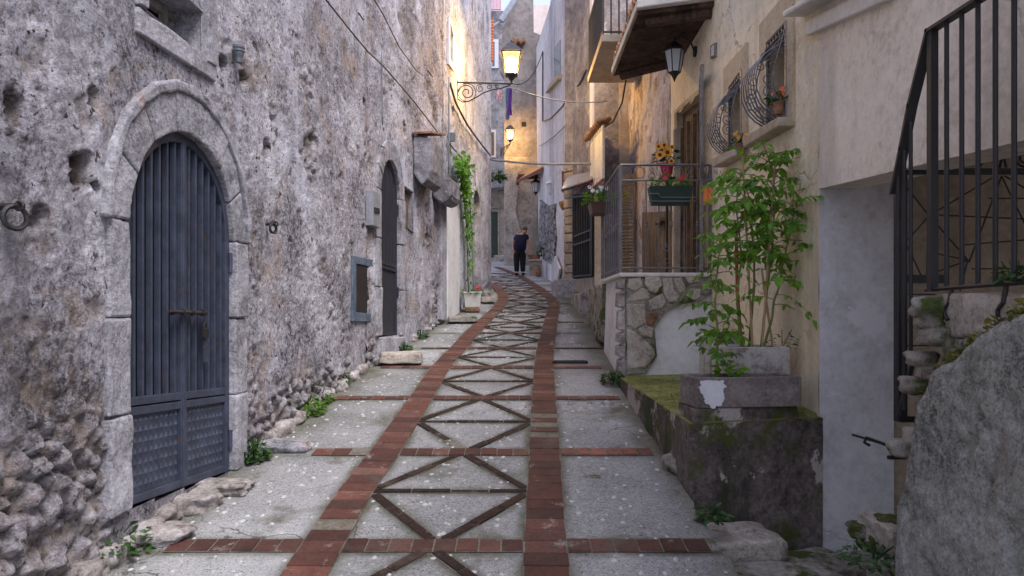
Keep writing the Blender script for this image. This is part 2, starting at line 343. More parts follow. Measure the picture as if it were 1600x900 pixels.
M['stem'] = plain('green_stem', (.16, .17, .06), .7)
M['cane'] = plain('bamboo_cane', (.36, .24, .12), .6)
M['redpole'] = plain('red_pole', (.42, .03, .03), .35)
M['cable'] = plain('black_cable', (.02, .02, .022), .6)
M['cablegrey'] = plain('grey_cable', (.22, .23, .26), .6)
M['metalgrey'] = plain('grey_box_metal', (.30, .31, .34), .5, .2)
M['bluepaint'] = surface('blue_grey_cement', [(.05, .07, .10), (.10, .13, .18), (.17, .20, .25)], 4, 30, bump=.5)
M['rusty'] = plain('rusty_hatch', (.035, .028, .028), .6, .3, .3, 9, .2, .4, rust=((.10, .045, .03), 8, .62))
M['pipe'] = plain('grey_pipe', (.13, .15, .17), .45)
M['redflower'] = plain('red_petals', (.45, .02, .05), .6); M['orangeflower'] = plain('orange_petals', (.75, .18, .05), .6)
M['yellowflower'] = plain('yellow_petals', (.70, .30, .015), .6); M['whiteflower'] = plain('white_petals', (.8, .8, .78), .6)
M['flowercentre'] = plain('brown_centre', (.08, .03, .01), .8)
M['greenplastic'] = plain('green_plastic', (.012, .035, .028), .4); M['orangecloth'] = plain('orange_cloth', (.85, .26, .08), .8)
M['brownplastic'] = plain('brown_plastic', (.10, .05, .035), .5)
M['skin'] = plain('skin', (.46, .25, .17), .6, 0, .08); M['navy'] = plain('navy_cotton', (.010, .012, .04), .85); M['blackcloth'] = plain('black_trousers', (.008, .008, .011), .9)
M['hair'] = plain('grey_brown_hair', (.10, .075, .055), .8); M['purple'] = plain('purple_cloth', (.12, .03, .25), .9); M['bluecloth'] = plain('blue_cloth', (.10, .14, .28), .9); M['pinkcloth'] = plain('pink_cloth', (.6, .35, .4), .9)
M['glass'] = glassy('lantern_glass', (1, .95, .85), .85); M['frost'] = glassy('frosted_glass', (.8, .85, .9), .45)
M['bulb'] = glow('lit_bulb', (1, .58, .13), 14); M['window'] = plain('window_glass', (.10, .12, .15), .1, 0, .1, 3, 0, .8)
M['whiteframe'] = plain('white_paint_wood', (.62, .62, .66), .6, 0, .08); M['pinkmetal'] = plain('pink_railing', (.62, .25, .22), .6)
M['redwood'] = plain('red_brown_wood', (.16, .05, .03), .7); M['soil'] = plain('soil', (.05, .035, .025), .95)
M['gutter'] = plain('zinc_gutter', (.35, .37, .4), .4, .4); M['plexi'] = glassy('awning_sheet', (.5, .5, .5), .35)
M['basket'] = plain('wicker', (.28, .15, .10), .8); M['ceramic'] = plain('ceramic_tile', (.6, .56, .52), .4)

# ------------------------------------------------------------------ plants
def leaflet(mb, b, d, up, L, W, curl=.2):
    d = d.normalized(); sd = d.cross(up)
    if sd.length < 1e-4: sd = d.orthogonal()
    sd.normalize(); n = sd.cross(d).normalized()
    k = n*(-curl*L)
    mb.add([b, b+d*L*.3+sd*W*.5+n*W*.12, b+d*L*.32+k*.2, b+d*L*.3-sd*W*.5+n*W*.12, b+d*L*.66+sd*W*.42+k*.4, b+d*L*.68+k*.7, b+d*L*.66-sd*W*.42+k*.4, b+d*L+k*1.3],
           [(0, 1, 2), (0, 2, 3), (1, 4, 5, 2), (2, 5, 6, 3), (4, 7, 5), (5, 7, 6)])
def compound(mb, st, b, d, L, n=3, ll=.07, droop=.5, rnd=random):
    d = d.normalized(); pts = []; 
    for i in range(7):
        t = i/6; pts.append(b+d*L*t-Z_*(droop*L*t*t))
    st.tube(pts, [.0035*(1-.6*i/6) for i in range(7)], 4)
    for i in range(n):
        t = .35+.5*i/max(1, n-1); k = t*6; q = pts[int(k)].lerp(pts[min(6, int(k)+1)], k-int(k))
        tg = (pts[min(6, int(k)+1)]-pts[int(k)]).normalized(); sd = tg.cross(Z_)
        if sd.length < 1e-3: sd = X_.copy()
        sd.normalize()
        for s in (-1, 1):
            l = ll*rnd.uniform(.7, 1.15)
            leaflet(mb, q, sd*s+tg*.5+Vector((rnd.uniform(-.3, .3), rnd.uniform(-.3, .3), rnd.uniform(-.9, .1))), Z_+Vector((rnd.uniform(-.8, .8), rnd.uniform(-.8, .8), 0)), l, l*rnd.uniform(.44, .64), rnd.uniform(.1, .45))
    tg = (pts[6]-pts[5]).normalized(); leaflet(mb, pts[6], tg, Z_, ll*1.25, ll*.7)
def clump(name, label, cat, c, r, h, n, mat, size=.05, group=None, seed=1, ysc=1, stemmat=None, parent=None, partname=None):
    rnd = random.Random(seed); mb = MB()
    for i in range(n):
        a = rnd.uniform(0, 2*PI); rr = r*math.sqrt(rnd.random()); q = Vector(c)+Vector((rr*math.cos(a), rr*math.sin(a)*ysc, h*rnd.random()**1.3*(1-.5*rr/r)))
        d = Vector((math.cos(a)+rnd.uniform(-.6, .6), math.sin(a)+rnd.uniform(-.6, .6), rnd.uniform(-.3, .9)))
        l = size*rnd.uniform(.6, 1.3); leaflet(mb, q, d, Z_+Vector((rnd.uniform(-.6, .6), rnd.uniform(-.6, .6), 0)), l, l*.6)
    for i in range(max(3, n//14)):
        a = rnd.uniform(0, 2*PI); rr = r*.7*rnd.random()
        mb.tube([Vector(c), Vector(c)+Vector((rr*.5*math.cos(a), rr*.5*math.sin(a)*ysc, h*.5)), Vector(c)+Vector((rr*math.cos(a), rr*math.sin(a)*ysc, h*.95))], .003, 4)
    o = mb.build(partname or name, mat, parent)
    return o if parent is not None else tag(o, label, cat, group)
def flowers(mb, c, r, h, n, size, rnd, petals=6, out=(0, -1, .4)):
    for i in range(n):
        q = Vector(c)+Vector((rnd.uniform(-r, r), rnd.uniform(-r, r), rnd.uniform(0, h)))
        nn = (Vector(out)+Vector((rnd.uniform(-.5, .5), rnd.uniform(-.4, .4), rnd.uniform(-.3, .5)))).normalized()
        e1 = nn.orthogonal().normalized(); e2 = nn.cross(e1)
        for k in range(petals):
            a = 2*PI*k/petals; d = e1*math.cos(a)+e2*math.sin(a); leaflet(mb, q, d+nn*.25, nn, size, size*.75, .1)

# ------------------------------------------------------------------ ground, road, pit
mb = MB(); mb.add([(-250, -80, -80*SL-2.4), (250, -80, -80*SL-2.4), (250, 400, 400*SL-2.4), (-250, 400, 400*SL-2.4)], [(0, 1, 2, 3)])
tag(mb.build('ground', M['mossconc']), 'earth and rock under the hillside town', 'ground', kind='structure')
def roadpatch(mb, x0, x1, y0, y1, step, lip=True):
    nx = max(1, int((x1-x0)/step)); ny = max(1, int((y1-y0)/step)); o = len(mb.v); vs = []
    for j in range(ny+1):
        for i in range(nx+1):
            x = x0+(x1-x0)*i/nx; y = y0+(y1-y0)*j/ny
            ex = 0
            if i == nx and lip: ex = .05*noise.fractal(Vector((y*1.7, 3, 0)), 1, 2, 3)+.03*noise.noise(Vector((y*9, 1, 0)))
            vs.append((x+ex, y, rz(y)-.004-.006*abs(noise.noise(Vector((x*1.1, y*1.1, 0))))))
    mb.add(vs, [(j*(nx+1)+i, j*(nx+1)+i+1, (j+1)*(nx+1)+i+1, (j+1)*(nx+1)+i) for j in range(ny) for i in range(nx)])
    if lip:
        e = [Vector(vs[j*(nx+1)+nx]) for j in range(ny+1)]
        mb.add(e+[v+Vector((.03*noise.noise(v*4), 0, -.5)) for v in e], [(j, ny+1+j, ny+2+j, j+1) for j in range(ny)])
mb = MB(); roadpatch(mb, -2.9, 1.14, -3, 4.62, .035); roadpatch(mb, -2.9, 1.25, 4.62, 7.6, .045, False); roadpatch(mb, -2.9, 2.6, 7.6, 19, .10, False); roadpatch(mb, -5, 3.2, 19, 36, .5, False)
ROAD = tag(mb.build('road', M['road']), 'pale concrete alley surface with embedded pebbles', 'road', kind='structure')
mb = MB(); vs = []
for j in range(30):
    for i in range(36):
        x = 1.05+i*.1; y = 2+j*.1; vs.append((x, y, .13+.05*noise.fractal(Vector((x*3, y*3, 0)), 1, 2, 4)))
mb.add(vs, [(j*36+i, j*36+i+1, (j+1)*36+i+1, (j+1)*36+i) for j in range(29) for i in range(35)])
tag(mb.build('lower_ground', M['mossrock']), 'mossy earth at the foot of the lower steps', 'ground', kind='structure')

def interp(tab, y):
    if y <= tab[0][0]: a, b = tab[0], tab[1]
    elif y >= tab[-1][0]: a, b = tab[-2], tab[-1]
    else:
        for a, b in zip(tab, tab[1:]):
            if a[0] <= y <= b[0]: break
    return a[1]+(b[1]-a[1])*(y-a[0])/(b[0]-a[0])
def path_from(pts): return sorted([(p.y, p.x) for p in (rd(*q) for q in pts)])
LB = path_from([(475, 900), (511, 841), (556, 768), (606.5, 700), (660, 619), (690, 572), (717, 544), (737.5, 519), (765, 494), (779, 481), (786.5, 469), (785.5, 459), (774, 447), (760, 441)])
RB = path_from([(853, 870), (851.5, 841), (851, 700), (849.5, 619), (850, 572), (852, 544), (857.5, 519), (862.5, 494), (866, 475), (860, 465.6), (845, 453), (826.5, 440.6), (811, 431), (788, 422)])
RED = [(.47, .30, .26), (.49, .315, .27), (.45, .285, .245), (.48, .31, .27), (.43, .295, .26), (.51, .35, .31), (.40, .265, .235)]
def bricks(mb, mo, path, width, step, top, gap=.008, seed=0, dark=1.0, thick=.012):
    """path: list of (x,y); bricks laid one after another along it"""
    rnd = random.Random(seed); P = [Vector((x, y, 0)) for x, y in path]
    cum = [0]
    for a, b in zip(P, P[1:]): cum.append(cum[-1]+(b-a).length)
    def q(s):
        for i in range(len(P)-1):
            if s <= cum[i+1] or i == len(P)-2:
                t = (s-cum[i])/max(1e-6, cum[i+1]-cum[i]); return P[i].lerp(P[i+1], t), (P[i+1]-P[i]).normalized()
    n = max(1, round(cum[-1]/step)); st = cum[-1]/n
    def tn(s):
        a, _ = q(max(0, s-.15)); b, _ = q(min(cum[-1], s+.15)); t = (b-a).normalized(); return Vector((-t.y, t.x, 0))
    def z(v, h): return Vector((v.x, v.y, rz(v.y)+h))
    prev = []
    for i in range(n+1):
        c, _ = q(i*st); nn = tn(i*st); prev.append((c, nn))
    for i in range(n):
        c0, n0 = q(i*st+gap/2)[0], tn(i*st); c1, n1 = q((i+1)*st-gap/2)[0], tn((i+1)*st)
        hw = width/2+rnd.uniform(-.005, .004)-(.018*max(0, noise.noise(c0*5)) if width < .12 else 0); h = top+rnd.uniform(-.003, .002)-(.004 if rnd.random() < .12 else 0)
        a, b, c, d = c0-n0*hw, c0+n0*hw, c1+n1*hw, c1-n1*hw
        col = rnd.choice(RED); k = rnd.uniform(.74, 1.02)*dark; mb.cur = tuple(min(1, x*k) for x in col)
        e = .004; cc = (a+b+c+d)/4
        ins = [v.lerp(cc, .03) for v in (a, b, c, d)]
        lo = [z(v, top-thick) for v in (a, b, c, d)]; mid = [z(v, h-e) for v in (a, b, c, d)]; hi = [z(v, h) for v in ins]
        mb.add(lo+mid+hi, [(8, 9, 10, 11), (0, 1, 5, 4), (1, 2, 6, 5), (2, 3, 7, 6), (3, 0, 4, 7), (4, 5, 9, 8), (5, 6, 10, 9), (6, 7, 11, 10), (7, 4, 8, 11)])
        c0, n0 = prev[i]; c1, n1 = prev[i+1]; hw = width/2+.004
        mo.add([z(v, top-.006) for v in (c0-n0*hw, c0+n0*hw, c1+n1*hw, c1-n1*hw)], [(0, 1, 2, 3)])
for nm, tab, y1, lab in (('brick_band', LB, 20.5, 'left red brick band along the alley'), ('brick_band', RB, 26, 'right red brick band along the alley')):
    mb, mo = MB(), MB(); path = [(interp(tab, y), y) for y in [2.2+.25*i for i in range(int((y1-2.2)/.25)+1)]]
    bricks(mb, mo, path, .232, .142, .013, seed=len(lab), dark=1.0 if tab is LB else .88)
    o = tag(mb.build(nm, M['brick']), lab, 'paving', kind='structure')
    mo.build('mortar', M['mortar'], o)
YS = [2.45, 3.87, 5.42, 7.05, 8.5, 9.75, 11.06, 12.2, 13.5, 14.8, 16.1, 17.4, 18.8, 20.2, 21.6, 23]
mb, mo = MB(), MB(); md, mdo = MB(), MB(); SEG = []
lw = lambda y: (-2.02+.075*(y-5)) if y < 8.4 else (-1.76+.148*(y-8.4) if y < 12.15 else -1.2+.106*(y-12.15))
for k, y in enumerate(YS):
    xl, xr = interp(LB, y), interp(RB, y)
    if k < 5:
        bricks(mb, mo, [(lw(y)+(.25, .22, .46, .10, .16)[k], y), (xl-.12, y)], .14 if k < 3 else .11, .128, .008, seed=k*3+1, dark=1)
        bricks(mb, mo, [(xr+.12, y), (1.08 if y < 9 else 1.2, y)], .14 if k < 3 else .11, .128, .008, seed=k*3+2, dark=.95 if k % 2 else 1.25)
    elif k % 2:
        bricks(mb, mo, [(xr+.12, y), (1.25, y)], .06, .2, .005, seed=k*3+2, dark=.6); bricks(mb, mo, [(lw(y)+.3, y), (xl-.12, y)], .06, .2, .005, seed=k*3+1, dark=.6)
    bricks(mb, mo, [(xl+.12, y), (xr-.12, y)], .14 if k < 6 else .09, .128, .008, seed=k*3+3, dark=.85)
    if k < len(YS)-1:
        y2 = YS[k+1]; ym = (y+y2)/2; a = .05
        lm, rm = interp(LB, ym)+.13, interp(RB, ym)-.13; b0 = (xl+xr)/2; t0 = (interp(LB, y2)+interp(RB, y2))/2
        wd = .062 if k < 4 else (.048 if k < 7 else .036)
        for j, (p0, p1) in enumerate((((b0-.02, y+.07), (lm, ym-.05)), ((b0+.05, y+.07), (rm, ym-.05)), ((lm, ym+.05), (t0-.05, y2-.07)), ((rm, ym+.05), (t0+.02, y2-.07)))):
            SEG.append((p0, p1)); bricks(md, mdo, [p0, p1], wd, .235, .005, seed=k*11+j, dark=.45)
        SEG.append(((lm, ym), (rm, ym)))
        bricks(md, mdo, [(lm-.02, ym), (rm+.02, ym)], .045, .235, .0065, seed=k*11+9, dark=.38, thick=.009)
o = tag(mb.build('brick_crossbands', M['brick']), 'red brick strips crossing the alley', 'paving', kind='structure'); mo.build('mortar', M['mortar'], o)
o = tag(md.build('brick_lattice', M['brick']), 'dark brick diamonds down the middle of the alley', 'paving', kind='structure'); mdo.build('mortar', M['mortar'], o)
# dirt and moss gathered in the joints and along the foot of the walls
def segd(x, y, a, b):
    vx, vy = b[0]-a[0], b[1]-a[1]; t = max(0, min(1, ((x-a[0])*vx+(y-a[1])*vy)/(vx*vx+vy*vy))); return math.hypot(x-a[0]-t*vx, y-a[1]-t*vy)
WR = []; base_ = Vector(ROAD['wx'])
for v in ROAD.data.vertices:
    x, y = v.co.x+base_.x, v.co.y+base_.y
    if y < 2.2 or y > 19: WR.append(0.0); continue
    d = min(abs(abs(x-interp(LB, y))-.116), abs(abs(x-interp(RB, y))-.116))
    d = min([d]+[abs(abs(y-q)-.07) for q in YS if abs(y-q) < .3]+[max(0, segd(x, y, a, b)-.03) for a, b in SEG if min(a[1], b[1])-.2 < y < max(a[1], b[1])+.2])
    n_ = .5+.9*noise.fractal(Vector((x*2.2, y*2.2, 0)), 1, 2, 4)
    e = (1-sst(.0, .075, d))*max(0, min(1, .35+.8*n_))
    e = max(e, (1-sst(.05, .45, x-lw(y)+.12*n_))*.8, (1-sst(.0, .38, 1.16-x+.15*n_))*.8)
    WR.append(max(0, min(.9, e)))
ROAD.data.attributes.new('wear', 'FLOAT', 'POINT').data.foreach_set('value', WR)
mb = MB(); rnd = random.Random(5)
for i in range(1750):
    y = 2.6*math.exp(rnd.random()*2.1)
    x = rnd.uniform(lw(y)+.1, 1.1); xl, xr = interp(LB, y), interp(RB, y)
    if abs(x-xl) < .14 or abs(x-xr) < .14: continue
    if any(abs(y-q) < .085 for q in YS): continue
    if xr+.14 < x and rnd.random() < .35: continue
    r = rnd.uniform(.005, .018) if y < 9 else rnd.uniform(.010, .022); a = rnd.uniform(0, PI)
    c = Vector((x, y, rz(y)-.008)); n = 7
    e1 = Vector((math.cos(a), math.sin(a), math.sin(a)*SL)); e2 = Vector((-math.sin(a), math.cos(a), math.cos(a)*SL))
    mb.add([c+e1*r*1.4*math.cos(2*PI*k/n)+e2*r*math.sin(2*PI*k/n) for k in range(n)]+[c+Z_*(.004+r*.3)+e1*r*.9*math.cos(2*PI*k/n)+e2*r*.65*math.sin(2*PI*k/n) for k in range(n)]+[c+Z_*(.006+r*.38)],
           [(k, (k+1) % n, n+(k+1) % n, n+k) for k in range(n)]+[(n+k, n+(k+1) % n, 2*n) for k in range(n)])
tag(mb.build('road_pebbles', M['pebble'], smooth=True), 'white pebbles set in the alley concrete', 'pebbles', kind='structure')
# drain grate and patch
g = thing('drain_grate', 'small brown slotted drain grate set in the right lane of the alley', 'drain', rd(890, 566))
mb = MB(); c = rd(890, 566)
for i in range(14): mb.box(c+Vector((-.19+i*.029, 0, .006)), (.014, .16, .02))
mb.build('slots', M['rusty'], g); mb = MB()
for s in (-1, 1): mb.box(c+Vector((0, s*.09, .007)), (.42, .02, .024)); mb.box(c+Vector((s*.21, 0, .007)), (.02, .2, .024))
mb.build('frame', M['rusty'], g)

# ------------------------------------------------------------------ left stone building
W1 = Wall((-2.59, -3), (-1.735, 8.4)); W2 = Wall((-1.735, 8.4), (-1.18, 12.15)); W3 = Wall((-1.18, 12.15), (-.54, 18.2))
def inpoly(u, z, P):
    c = False; j = len(P)-1
    for i in range(len(P)):
        if (P[i][1] > z) != (P[j][1] > z) and u < (P[j][0]-P[i][0])*(z-P[i][1])/(P[j][1]-P[i][1])+P[i][0]: c = not c
        j = i
    return c
def gridwall(name, W, us, zs, disp, holes, mat, parent, thick=.3):
    nu, nz = len(us), len(zs); vs = []; wear = []
    for z in zs:
        for u in us:
            d, wv = disp(u, z); vs.append(W.w(u, z, d)); wear.append(wv)
    fs = []
    for j in range(nz-1):
        for i in range(nu-1):
            uc, zc = (us[i]+us[i+1])/2, (zs[j]+zs[j+1])/2
            if any(inpoly(uc, zc, h) for h in holes): continue
            fs.append((j*nu+i, j*nu+i+1, (j+1)*nu+i+1, (j+1)*nu+i))
    mb = MB(); mb.add(vs, fs); o = mb.build(name, mat, parent, smooth=True)
    at_ = o.data.attributes.new('wear', 'FLOAT', 'POINT'); at_.data.foreach_set('value', wear)
    return o
def archpoly(W, px0, px1, pyb0, pyb1, pyspring0, pyspring1, apex, n=14):
    """door outline in (u,z): foot left, left springing ... arc ... right springing, foot right"""
    a = W.uz(px0, pyb0); b = W.uz(px1, pyb1); s0 = W.uz(px0, pyspring0); s1 = W.uz(px1, pyspring1)
    uc = (a[0]+b[0])/2; zt = apex
    hw = (b[0]-a[0])/2; zs = (s0[1]+s1[1])/2; ry = zt-zs
    pts = [(a[0], a[1])]
    for i in range(n+1):
        t = PI-PI*i/n; pts.append((uc+hw*math.cos(t), zs+ry*math.sin(t)))
    pts.append((b[0], b[1])); return pts
def grow(P, k, ky=1.0):
    us = [p[0] for p in P]; uc = (min(us)+max(us))/2; hw = (max(us)-min(us))/2; zs = P[1][1]; zt = max(p[1] for p in P)
    out = [(P[0][0]-k, P[0][1])]
    n = len(P)-3
    for i in range(n+1):
        t = PI-PI*i/n; out.append((uc+(hw+k)*math.cos(t), zs+(zt-zs+k*ky)*math.sin(t)))
    out.append((P[-1][0]+k, P[-1][1])); return out
G1 = archpoly(W1, 201, 364, 797, 737, 345, 378, W1.uz(285, 207)[1])
G1 = [(u, z if 0 < i < len(G1)-1 else (G1[0][1]+G1[-1][1])/2-.0) for i, (u, z) in enumerate(G1)]
G1[0] = (G1[0][0], W1.uz(201, 797)[1]); G1[-1] = (G1[-1][0], W1.uz(364, 737)[1])
print('gate1', G1[0], G1[-1], G1[1], max(z for u, z in G1))
def rect(W, x0, x1, y0a, y0b, y1a, y1b):       # pixel quad: top left y0a, top right y0b, bottom left y1a, bottom right y1b
    return [W.uz(x0, y1a), W.uz(x1, y1b), W.uz(x1, y0b), W.uz(x0, y0a)]
WIN1 = rect(W1, 226, 318, -70, 20, 12, 90)
G2 = archpoly(W2, 595, 624, 525, 525, 300, 308, W2.uz(608, 250)[1])
NW = rect(W2, 632, 646, 290, 300, 352, 364)
HATCH = rect(W1, 555, 580, 412, 417, 488, 490)
PITS1 = [(22, 180, .065), (130, 268, .085), (378, 135, .07), (348, 103, .05), (385, 385, .07), (490, 218, .06), (568, 158, .05), (415, 235, .07), (145, 155, .04), (568, 355, .04), (60, 340, .05), (382, 120, .05)]
pits1 = [(W1.uz(x, y), r) for x, y, r in PITS1]
def disp1(W, pits, doors, u0):
    def f(u, z):
        p = W.w(u, z); hz = z-rz(p.y)
        q = Vector((p.y, z, 0))
        d = .026*noise.fractal(q*.9, 1, 2, 3)+.011*noise.fractal(q*5, .9, 2.1, 5)+.008*noise.noise(q*27)
        n1 = noise.fractal(q*.8+Vector((9, 3, 0)), 1, 2, 4)
        # rubble foot: high near the camera side, low further on
        lim = (.85 if p.y < 3.75 else .30)+.5*n1
        m = 1-sst(lim-.35, lim+.15, hz)
        m = max(m, .5*sst(.25, .6, noise.fractal(q*1.6+Vector((2, 7, 0)), 1, 2, 4)))
        wr = 0
        if m > 0:
            s = noise.voronoi(q*8.5+Vector((.35*noise.noise(q*5), .35*noise.noise(q*5+Vector((5, 5, 5))), 0)))[0]
            e = s[1]-s[0]; st = sst(0, .35, e)*(.5+.5*noise.cell(Vector((math.floor(s[0]*50), 0, 0))))
            d += m*(-.04+.062*sst(0, .4, e)+.03*noise.fractal(q*13, .9, 2, 4)); wr = max(wr, m*.75*(1-sst(.03, .22, e)))
            wr = max(wr, .25*m)
        # scars where the plaster has flaked
        sc = noise.fractal(q*2.7+Vector((31, 1, 0)), .8, 2.2, 6); k = sst(.42, .55, sc); d -= .013*k; wr = max(wr, .5*k)
        for (pu, pz), r in pits:
            dd = math.hypot((u-pu), (z-pz)*.8)*(1+.7*noise.noise(q*9))
            dd += .25*r*noise.noise(q*38); k = 1-sst(r*.7, r*.95, dd); d -= .10*k; wr = max(wr, k)
        for P in doors:
            us = [a for a, b in P]; zt = max(b for a, b in P); dx = max(min(us)-u, u-max(us), z-zt, 0)
            k = 1-sst(.02, .28, dx); d = d*(1-k)-.012*k; wr *= (1-k*.9)
        return d, wr
    return f
def ugrid(W, u0, u1, k, mn=.02):
    out = [u0]
    while out[-1] < u1:
        Y = W.w(out[-1], 0).y; out.append(min(u1, out[-1]+max(mn, k*max(1.5, Y)))); 
        if u1-out[-1] < 1e-4: break
    return out
def zgrid(z0, z1, zf, s0, s1):
    out = [z0]
    while out[-1] < z1: out.append(out[-1]+(s0 if out[-1] < zf else s1))
    return out
B = thing('stone_building', 'long old stone building with worn lilac grey plaster along the left of the alley', 'building', (-4, 5, rz(5)))
us = [0, 1, 2, 3, 3.6, 4.0]+ugrid(W1, 4.3, W1.L, .0042)
gridwall('wall', W1, us, zgrid(-.2, 7.4, 4.3, .019, .06), disp1(W1, pits1, [G1, WIN1, HATCH], 0), [grow(G1, .03), WIN1, HATCH], M['wall1'], B)
gridwall('wall', W2, ugrid(W2, 0, W2.L, .004, .03), zgrid(.7, 9.8, 6.5, .03, .08), disp1(W2, [(W2.uz(x, y), r) for x, y, r in [(632, 205, .07), (668, 330, .10), (668, 370, .08), (640, 165, .05)]], [G2, NW], 0), [grow(G2, .02), NW], M['wall1'], B)
# body behind the walls, roof
mb = MB(); body = [(-2.95, -3), (-2.1, 8.2), (-1.6, 12.0), (-9, 12.8), (-9, -3)]
mb.hull([Vector((x, y, -1)) for x, y in body], [Vector((x, y, 7.3)) for x, y in body]); mb.build('rear_wall', M['dark'], B)
mb = MB(); cap = [(-2.55, -3), (-1.70, 8.4), (-1.15, 12.15), (-9, 13), (-9, -3)]
mb.hull([Vector((x, y, 7.35 if y < 8 else 7.35)) for x, y in cap], [Vector((x, y, 7.5)) for x, y in cap]); mb.build('roof', M['terracotta'], B)
# first doorway: dressed stone ring with joints
def blocks_ring(W, P, wdt, o0, o1, name, mat, parent, nb=7, ky=1.35):
    out = grow(P, wdt, ky); n = len(P); segs = []
    left = [(0, 1)]; idx = list(range(1, n-1)); 
    k = max(1, (len(idx)-1)//nb)
    segs = [(idx[i], idx[min(len(idx)-1, i+k)]) for i in range(0, len(idx)-1, k)]
    mb = MB(); rnd = random.Random(3)
    def seg(pi, po, a):
        uc = (sum(x for x, _ in pi+po))/len(pi+po); zc = sum(z for _, z in pi+po)/len(pi+po)
        sh = lambda L: [(uc+(x-uc)*.988, zc+(z-zc)*.988) for x, z in L]
        mb.ring(W, sh(po), sh(pi), o0, o1+a)
    for a, b in segs: seg(P[a:b+1], out[a:b+1], rnd.uniform(-.008, .012))
    for i, s in ((0, 0), (1, n-2)):
        A = P[s:s+2]; Bo = out[s:s+2]; m = 3
        for k in range(m):
            f0, f1 = k/m+ .0, (k+1)/m
            l = lambda p, q, t: (p[0]+(q[0]-p[0])*t, p[1]+(q[1]-p[1])*t)
            seg([l(A[0], A[1], f0), l(A[0], A[1], f1)], [l(Bo[0], Bo[1], f0), l(Bo[0], Bo[1], f1)], rnd.uniform(-.008, .012))
    return roughen(mb.build(name, mat, parent, bevel=.014), .03, .16, 3)
blocks_ring(W1, G1, .185, -.34, .022, 'door_surround', M['dressed'], B)
mb = MB(); out = grow(G1, .235, 1.32)[1:-1]; mb.ring(W1, out, grow(G1, .185, 1.32)[1:-1], -.3, .04); roughen(mb.build('arch_moulding', M['dressed'], B, bevel=.012), .03, .12, 3)
def shrink(P, k): return grow(P, -k)
def gate(W, P, parent, off, nbars, panel_frac, mat, backmat, barw=.017, split=True, name='gate'):
    us_ = [p[0] for p in P]; u0, u1 = min(us_)+.005, max(us_)-.005; zb = P[0][1]; zb1 = P[-1][1]; zt = max(p[1] for p in P)
    ctr = W.w((u0+u1)/2, zb, off)
    Pin = shrink(P, .055); mbf = MB(); mbf.ring(W, [(u, z+(.015 if 0 < i < len(P)-1 else .01)) for i, (u, z) in enumerate(shrink(P, .004))], Pin, off-.03, off+.02)
    zsill = lambda u: zb+(zb1-zb)*(u-u0)/(u1-u0)
    uc = (u0+u1)/2; hw = (u1-u0)/2-.05; zs = P[1][1]; ry = zt-zs-.05
    zarc = lambda u: zs+ry*math.sqrt(max(0, 1-((u-uc)/hw)**2))
    zp = lambda u: zsill(u)+panel_frac
    def bar(m, ua, za, ub, zb_, w_, d0, d1):
        # straight flat bar between two wall points
        a, b = Vector((ua, za)), Vector((ub, zb_)); t = (b-a).normalized(); n = Vector((-t.y, t.x))*w_/2
        m.prism(W, [tuple(a-n), tuple(b-n), tuple(b+n), tuple(a+n)], d0, d1)
    for zf in (lambda u: zsill(u)+.03, zp, lambda u: zp(u)-.055): bar(mbf, u0+.02, zf(u0), u1-.02, zf(u1), .045, off-.025, off+.016)
    if split: bar(mbf, uc, zsill(uc)+.01, uc, zarc(uc)+.02, .055, off-.028, off+.022); bar(mbf, uc-.012, zsill(uc)+.012, uc-.012, zarc(uc)+.02, .008, off+.02, off+.028)
    g = mbf.build(name, mat, parent, bevel=.003)
    mb = MB()
    for i in range(nbars):
        u = u0+.06+(u1-u0-.12)*(i+.5)/nbars
        if split and abs(u-uc) < .03: continue
        bar(mb, u, zp(u)+.015, u, zarc(u)+.01, barw, off-.022, off+.012)
    mb.build('bars', mat, g, bevel=.002)
    mb = MB(); mb.prism(W, [(u0, zsill(u0)), (u1, zsill(u1))]+[(u0+(u1-u0)*(1-i/12), zarc(u0+(u1-u0)*(1-i/12))) for i in range(13)], off-.09, off-.055); mb.build('back_board', backmat, g)
    # lower panels embossed with lozenges
    mb = MB(); halves = [(u0+.05, uc-.03), (uc+.03, u1-.05)] if split else [(u0+.05, u1-.05)]
    for (a, b) in halves:
        mb.prism(W, [(a-.02, zsill(a)+.03), (b+.02, zsill(b)+.03), (b+.02, zp(b)-.06), (a-.02, zp(a)-.06)], off-.022, off-.004)
        if panel_frac < .9:
            nx, nz = max(3, int((b-a)/.048)), max(4, int((panel_frac-.14)/.062))
            for i in range(nx):
                for j in range(nz):
                    for (fx, fz) in ((.5, .5),):
                        u = a+(b-a)*(i+fx)/nx; z = zsill(u)+.07+(panel_frac-.15)*(j+fz)/nz; hx, hz = (b-a)/nx*.5, (panel_frac-.15)/nz*.5
                        b0 = [W.w(u-hx, z, off-.004), W.w(u, z-hz, off-.004), W.w(u+hx, z, off-.004), W.w(u, z+hz, off-.004)]
                        mb.add(b0+[W.w(u, z, off+.008)], [(0, 1, 4), (1, 2, 4), (2, 3, 4), (3, 0, 4)])
    mb.build('lower_panel', mat, g)
    for s, uu in ((0, u0), (1, u1)):
        for zz in ((zp(uu)-.35), (zs-.15)):
            mb = MB(); mb.tube([W.w(uu, zz-.07, off+.03), W.w(uu, zz+.07, off+.03)], .014, 8); mb.build('hinge', mat, g)
    return g
g1 = gate(W1, G1, B, -.045, 13, .58, M['gate'], M['gateback'])
